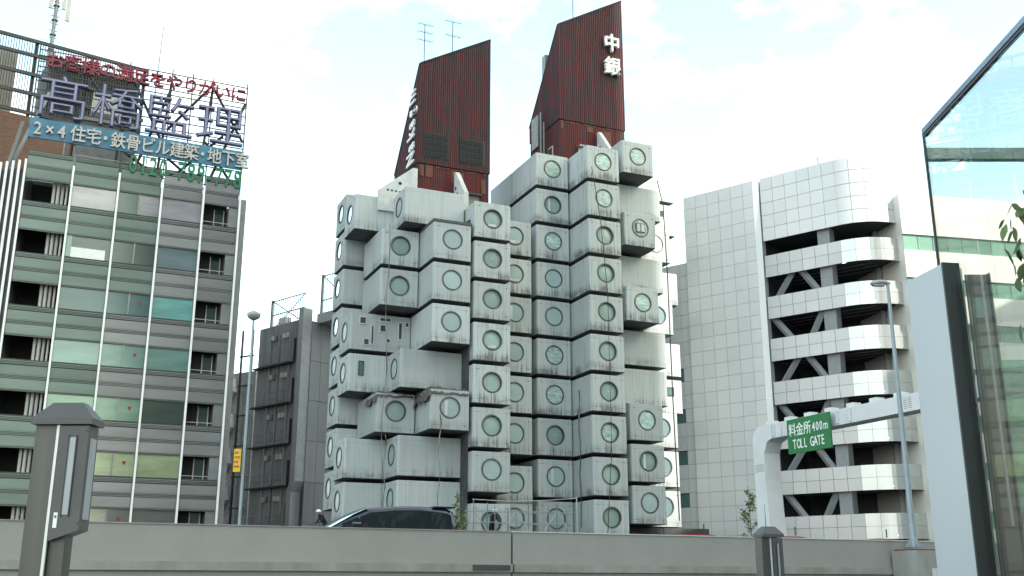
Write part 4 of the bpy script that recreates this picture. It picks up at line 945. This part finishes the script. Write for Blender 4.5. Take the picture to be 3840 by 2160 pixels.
# ------------------------------------------------------------------ foreground posts
def light_post(loc, rz, label, src=None):
    t = thing('light_post', label, 'post', loc, rz, 'stainless light posts with pyramid caps')
    MB().box(0, .115, .012, .12, 0, 2.34).box(.118, .19, .03, .12, 0, 2.34).build('pole', M['post'], t)
    MB().box(.105, .118, 0, .012, 0, 2.34).build('corner_trim', M['gpanel'], t)
    b = MB(); b.prism([(.125, 1.80), (.262, 1.85), (.262, 2.335), (.125, 2.335)], -.01, .11, 'y'); b.build('lamp_box', M['postcap'], t)
    MB().box(.178, .208, -.014, -.0105, 1.92, 2.28).build('slot_lens', M['lens'], t); MB().box(.2625, .267, .02, .085, 1.90, 2.28).build('slot_lens', M['lens'], t)
    f = MB(); 
    for (x0, x1) in ((.173, .178), (.208, .213)): f.box(x0, x1, -.017, -.0105, 1.91, 2.29)
    f.build('slot_frame', M['frame'], t)
    MB().box(.0, .005, .0, .012, 0, 1).build('edge', M['post'], t)
    MB().box(.142, .160, -.0125, -.0105, 1.86, 1.93).build('sticker', M['white'], t); MB().box(.146, .156, -.0135, -.0127, 1.905, 1.917).build('sticker_mark', M['gsign'], t)
    MB().tube([(.255, -.013, 2.31), (.255, -.010, 2.31)], .004, 6).tube([(.255, -.013, 1.88), (.255, -.010, 1.88)], .004, 6).build('screw', M['frame'], t)
    c = MB(); x0, x1, y0, y1 = -.012, .278, -.022, .132
    lo = [(x0, y0, 2.342), (x1, y0, 2.342), (x1, y1, 2.342), (x0, y1, 2.342)]; mi = [(p[0], p[1], 2.372) for p in lo]; tp = [(x0 + .075, y0 + .05, 2.452), (x1 - .07, y0 + .05, 2.452), (x1 - .07, y1 - .05, 2.452), (x0 + .075, y1 - .05, 2.452)]
    c.add(lo + mi + tp, [(3,2,1,0)] + [(i, (i+1)%4, (i+1)%4+4, i+4) for i in range(4)] + [(i+4, (i+1)%4+4, (i+1)%4+8, i+8) for i in range(4)] + [(8,9,10,11)]); c.build('cap', M['postcap'], t)
    return t
light_post((-2.275, 5.0, 0), 0, 'nearest stainless light post with a pyramid cap at the left edge')
light_post((2.60, 11.2, -.25), R(28), 'farther small light post with a pyramid cap before the gantry leg')

# ------------------------------------------------------------------ glass enclosure at the right edge
GX = 3.40
GL = thing('glass_enclosure', 'tall glass station entrance with dark frames at the right edge', 'glass structure', (0, 0, 0))
GTOP = .45245 * 8.0 + EYE
MB().box(GX, GX + .012, 1.0, 8.0, .15, GTOP - .05).build('glass_pane', M['glass'], GL)
MB().box(GX - .012, GX + .03, .8, 8.0, GTOP - .03, GTOP + .015).build('top_rail', M['blueg'], GL); MB().box(GX - .006, GX + .025, .8, 8.0, GTOP - .055, GTOP - .031).build('under_rail', M['frame'], GL)
MB().box(GX - .004, GX + .014, 8.0, 8.02, .15, GTOP).build('end_post', M['frame'], GL)
MB().box(GX + .1, GX + 3.6, 8.2, 8.27, GTOP - .16, GTOP - .06).build('rear_rail', M['gframe'], GL)
MB().box(GX + .03, GX + .20, 7.62, 7.635, .1, 3.87).build('inner_glass_pane', M['glass2'], GL)
MB().box(GX + .22, GX + 1.6, 7.66, 7.672, .1, 3.22).build('inner_glass_pane', M['glass3'], GL)
MB().box(GX + .201, GX + .212, 7.60, 7.64, .1, 3.88).build('pane_edge', M['frame'], GL)
for x in (.62, 1.3): MB().box(GX + x, GX + x + .015, 7.60, 7.65, .1, 3.22).build('pane_joint', M['gframe'], GL)
pierd = R(-9.8)
PR = thing('wall_pier', 'smooth pale grey metal pier beside the glass enclosure', 'wall', (3.30, 7.72, 0), -R(-9.8))
pt = .3055 * 7.8 + EYE
MB().prism([(0, 0), (.14, 0), (.14, .5), (0, .5)], 0, pt).build('pier_face', M['slab'], PR); 
MB().box(.0, .14, -.02, -.001, 0, pt + .01).build('dark_edge', M['frame'], PR)
MB().box(.14, .155, -.02, .0, 0, pt - .03).build('bright_bead', M['gpanel'], PR)

# near tree whose leaves reach into the frame
NT = thing('street_tree', 'broad leafed branch tips hanging into view at the right edge', 'tree', (3.05, 4.4, 0))
tb = MB(); tb.tube([(0, 0, 0), (.03, 0, 1.6), (0, .05, 3.2)], .07, 8, .03); br_pts = [(0, .03, 2.7), (-.3, .05, 2.95), (-.62, .1, 3.05), (-.78, .12, 2.95)]
tb.tube(br_pts, .02, 5, .006); tb.tube([(0, 0, 2.4), (-.3, -.02, 2.6), (-.60, .05, 2.62)], .015, 5, .005)
for i in range(9): a = i * .7; tb.tube([(0, .03, 2.3 + i * .12), (math.cos(a) * .6 + .3, math.sin(a) * .6, 2.8 + i * .14)], .015, 5, .005)
tb.build('trunk', M['bark'], NT)
lfm = MB(); lfm.add([(0,0,0), (.022,.03,.004), (.028,.06,0), (.018,.09,-.004), (0,.12,-.012), (-.018,.09,-.004), (-.028,.06,0), (-.022,.03,.004), (0,.06,-.006)], [(0,1,8),(1,2,8),(2,3,8),(3,4,8),(4,5,8),(5,6,8),(6,7,8),(7,0,8)], True)
LM = lfm.mesh('leaf'); LM.materials.append(M['leaf'])
for i in range(78):
    f = rnd.random(); o = put(LM, 'leaf', None, NT)
    if i < 44: base = Vector((-.74, .12, 3.02 + rnd.uniform(-.13, .30))) + Vector((rnd.uniform(-.05, .16), rnd.uniform(-.1, .1), 0))
    else: base = Vector((rnd.uniform(-.6, .9), rnd.uniform(-.6, .6), 2.6 + rnd.uniform(0, 1.4)))
    o.location = base; o.rotation_euler = (rnd.uniform(-1.9, -.9), rnd.uniform(-.8, .8), rnd.uniform(0, 6.28)); s_ = rnd.uniform(.5, .85); o.scale = (s_, s_, s_)

# ------------------------------------------------------------------ invented tower out of view to the right, added to shade the block
e0 = Vector((10.2, 68.7)) + Vector((.8, -.6)) * 120
TW = thing('added_shade_tower', 'unseen glass tower added outside the right edge to shade the street', 'building', (e0.x, e0.y, 0), math.atan2(-.8, -.6))
MB().box(0, 78, -28, 0, 0, 168).build('glazed_wall', M['otower'], TW)
fl = MB()
for k in range(42): fl.box(-.1, 78.1, -28.1, .1, k * 4, k * 4 + .9)
fl.build('floor_band', M['lclad'], TW)

NB = thing('added_shade_block', 'unseen mid rise block added outside the right edge to shade the low ramp decks', 'building', (58, 42, 0), math.atan2(-.8, -.6))  # invented block out of view, put here to shade the lower ramp bands
MB().box(-14, 14, -12, 0, 0, 38).build('wall', M['wbld'], NB)
for k in range(10): MB().box(-13.5, 13.5, .005, .06, k * 3.7 + 1.2, k * 3.7 + 2.9).build('window_band', M['win_t'], NB)
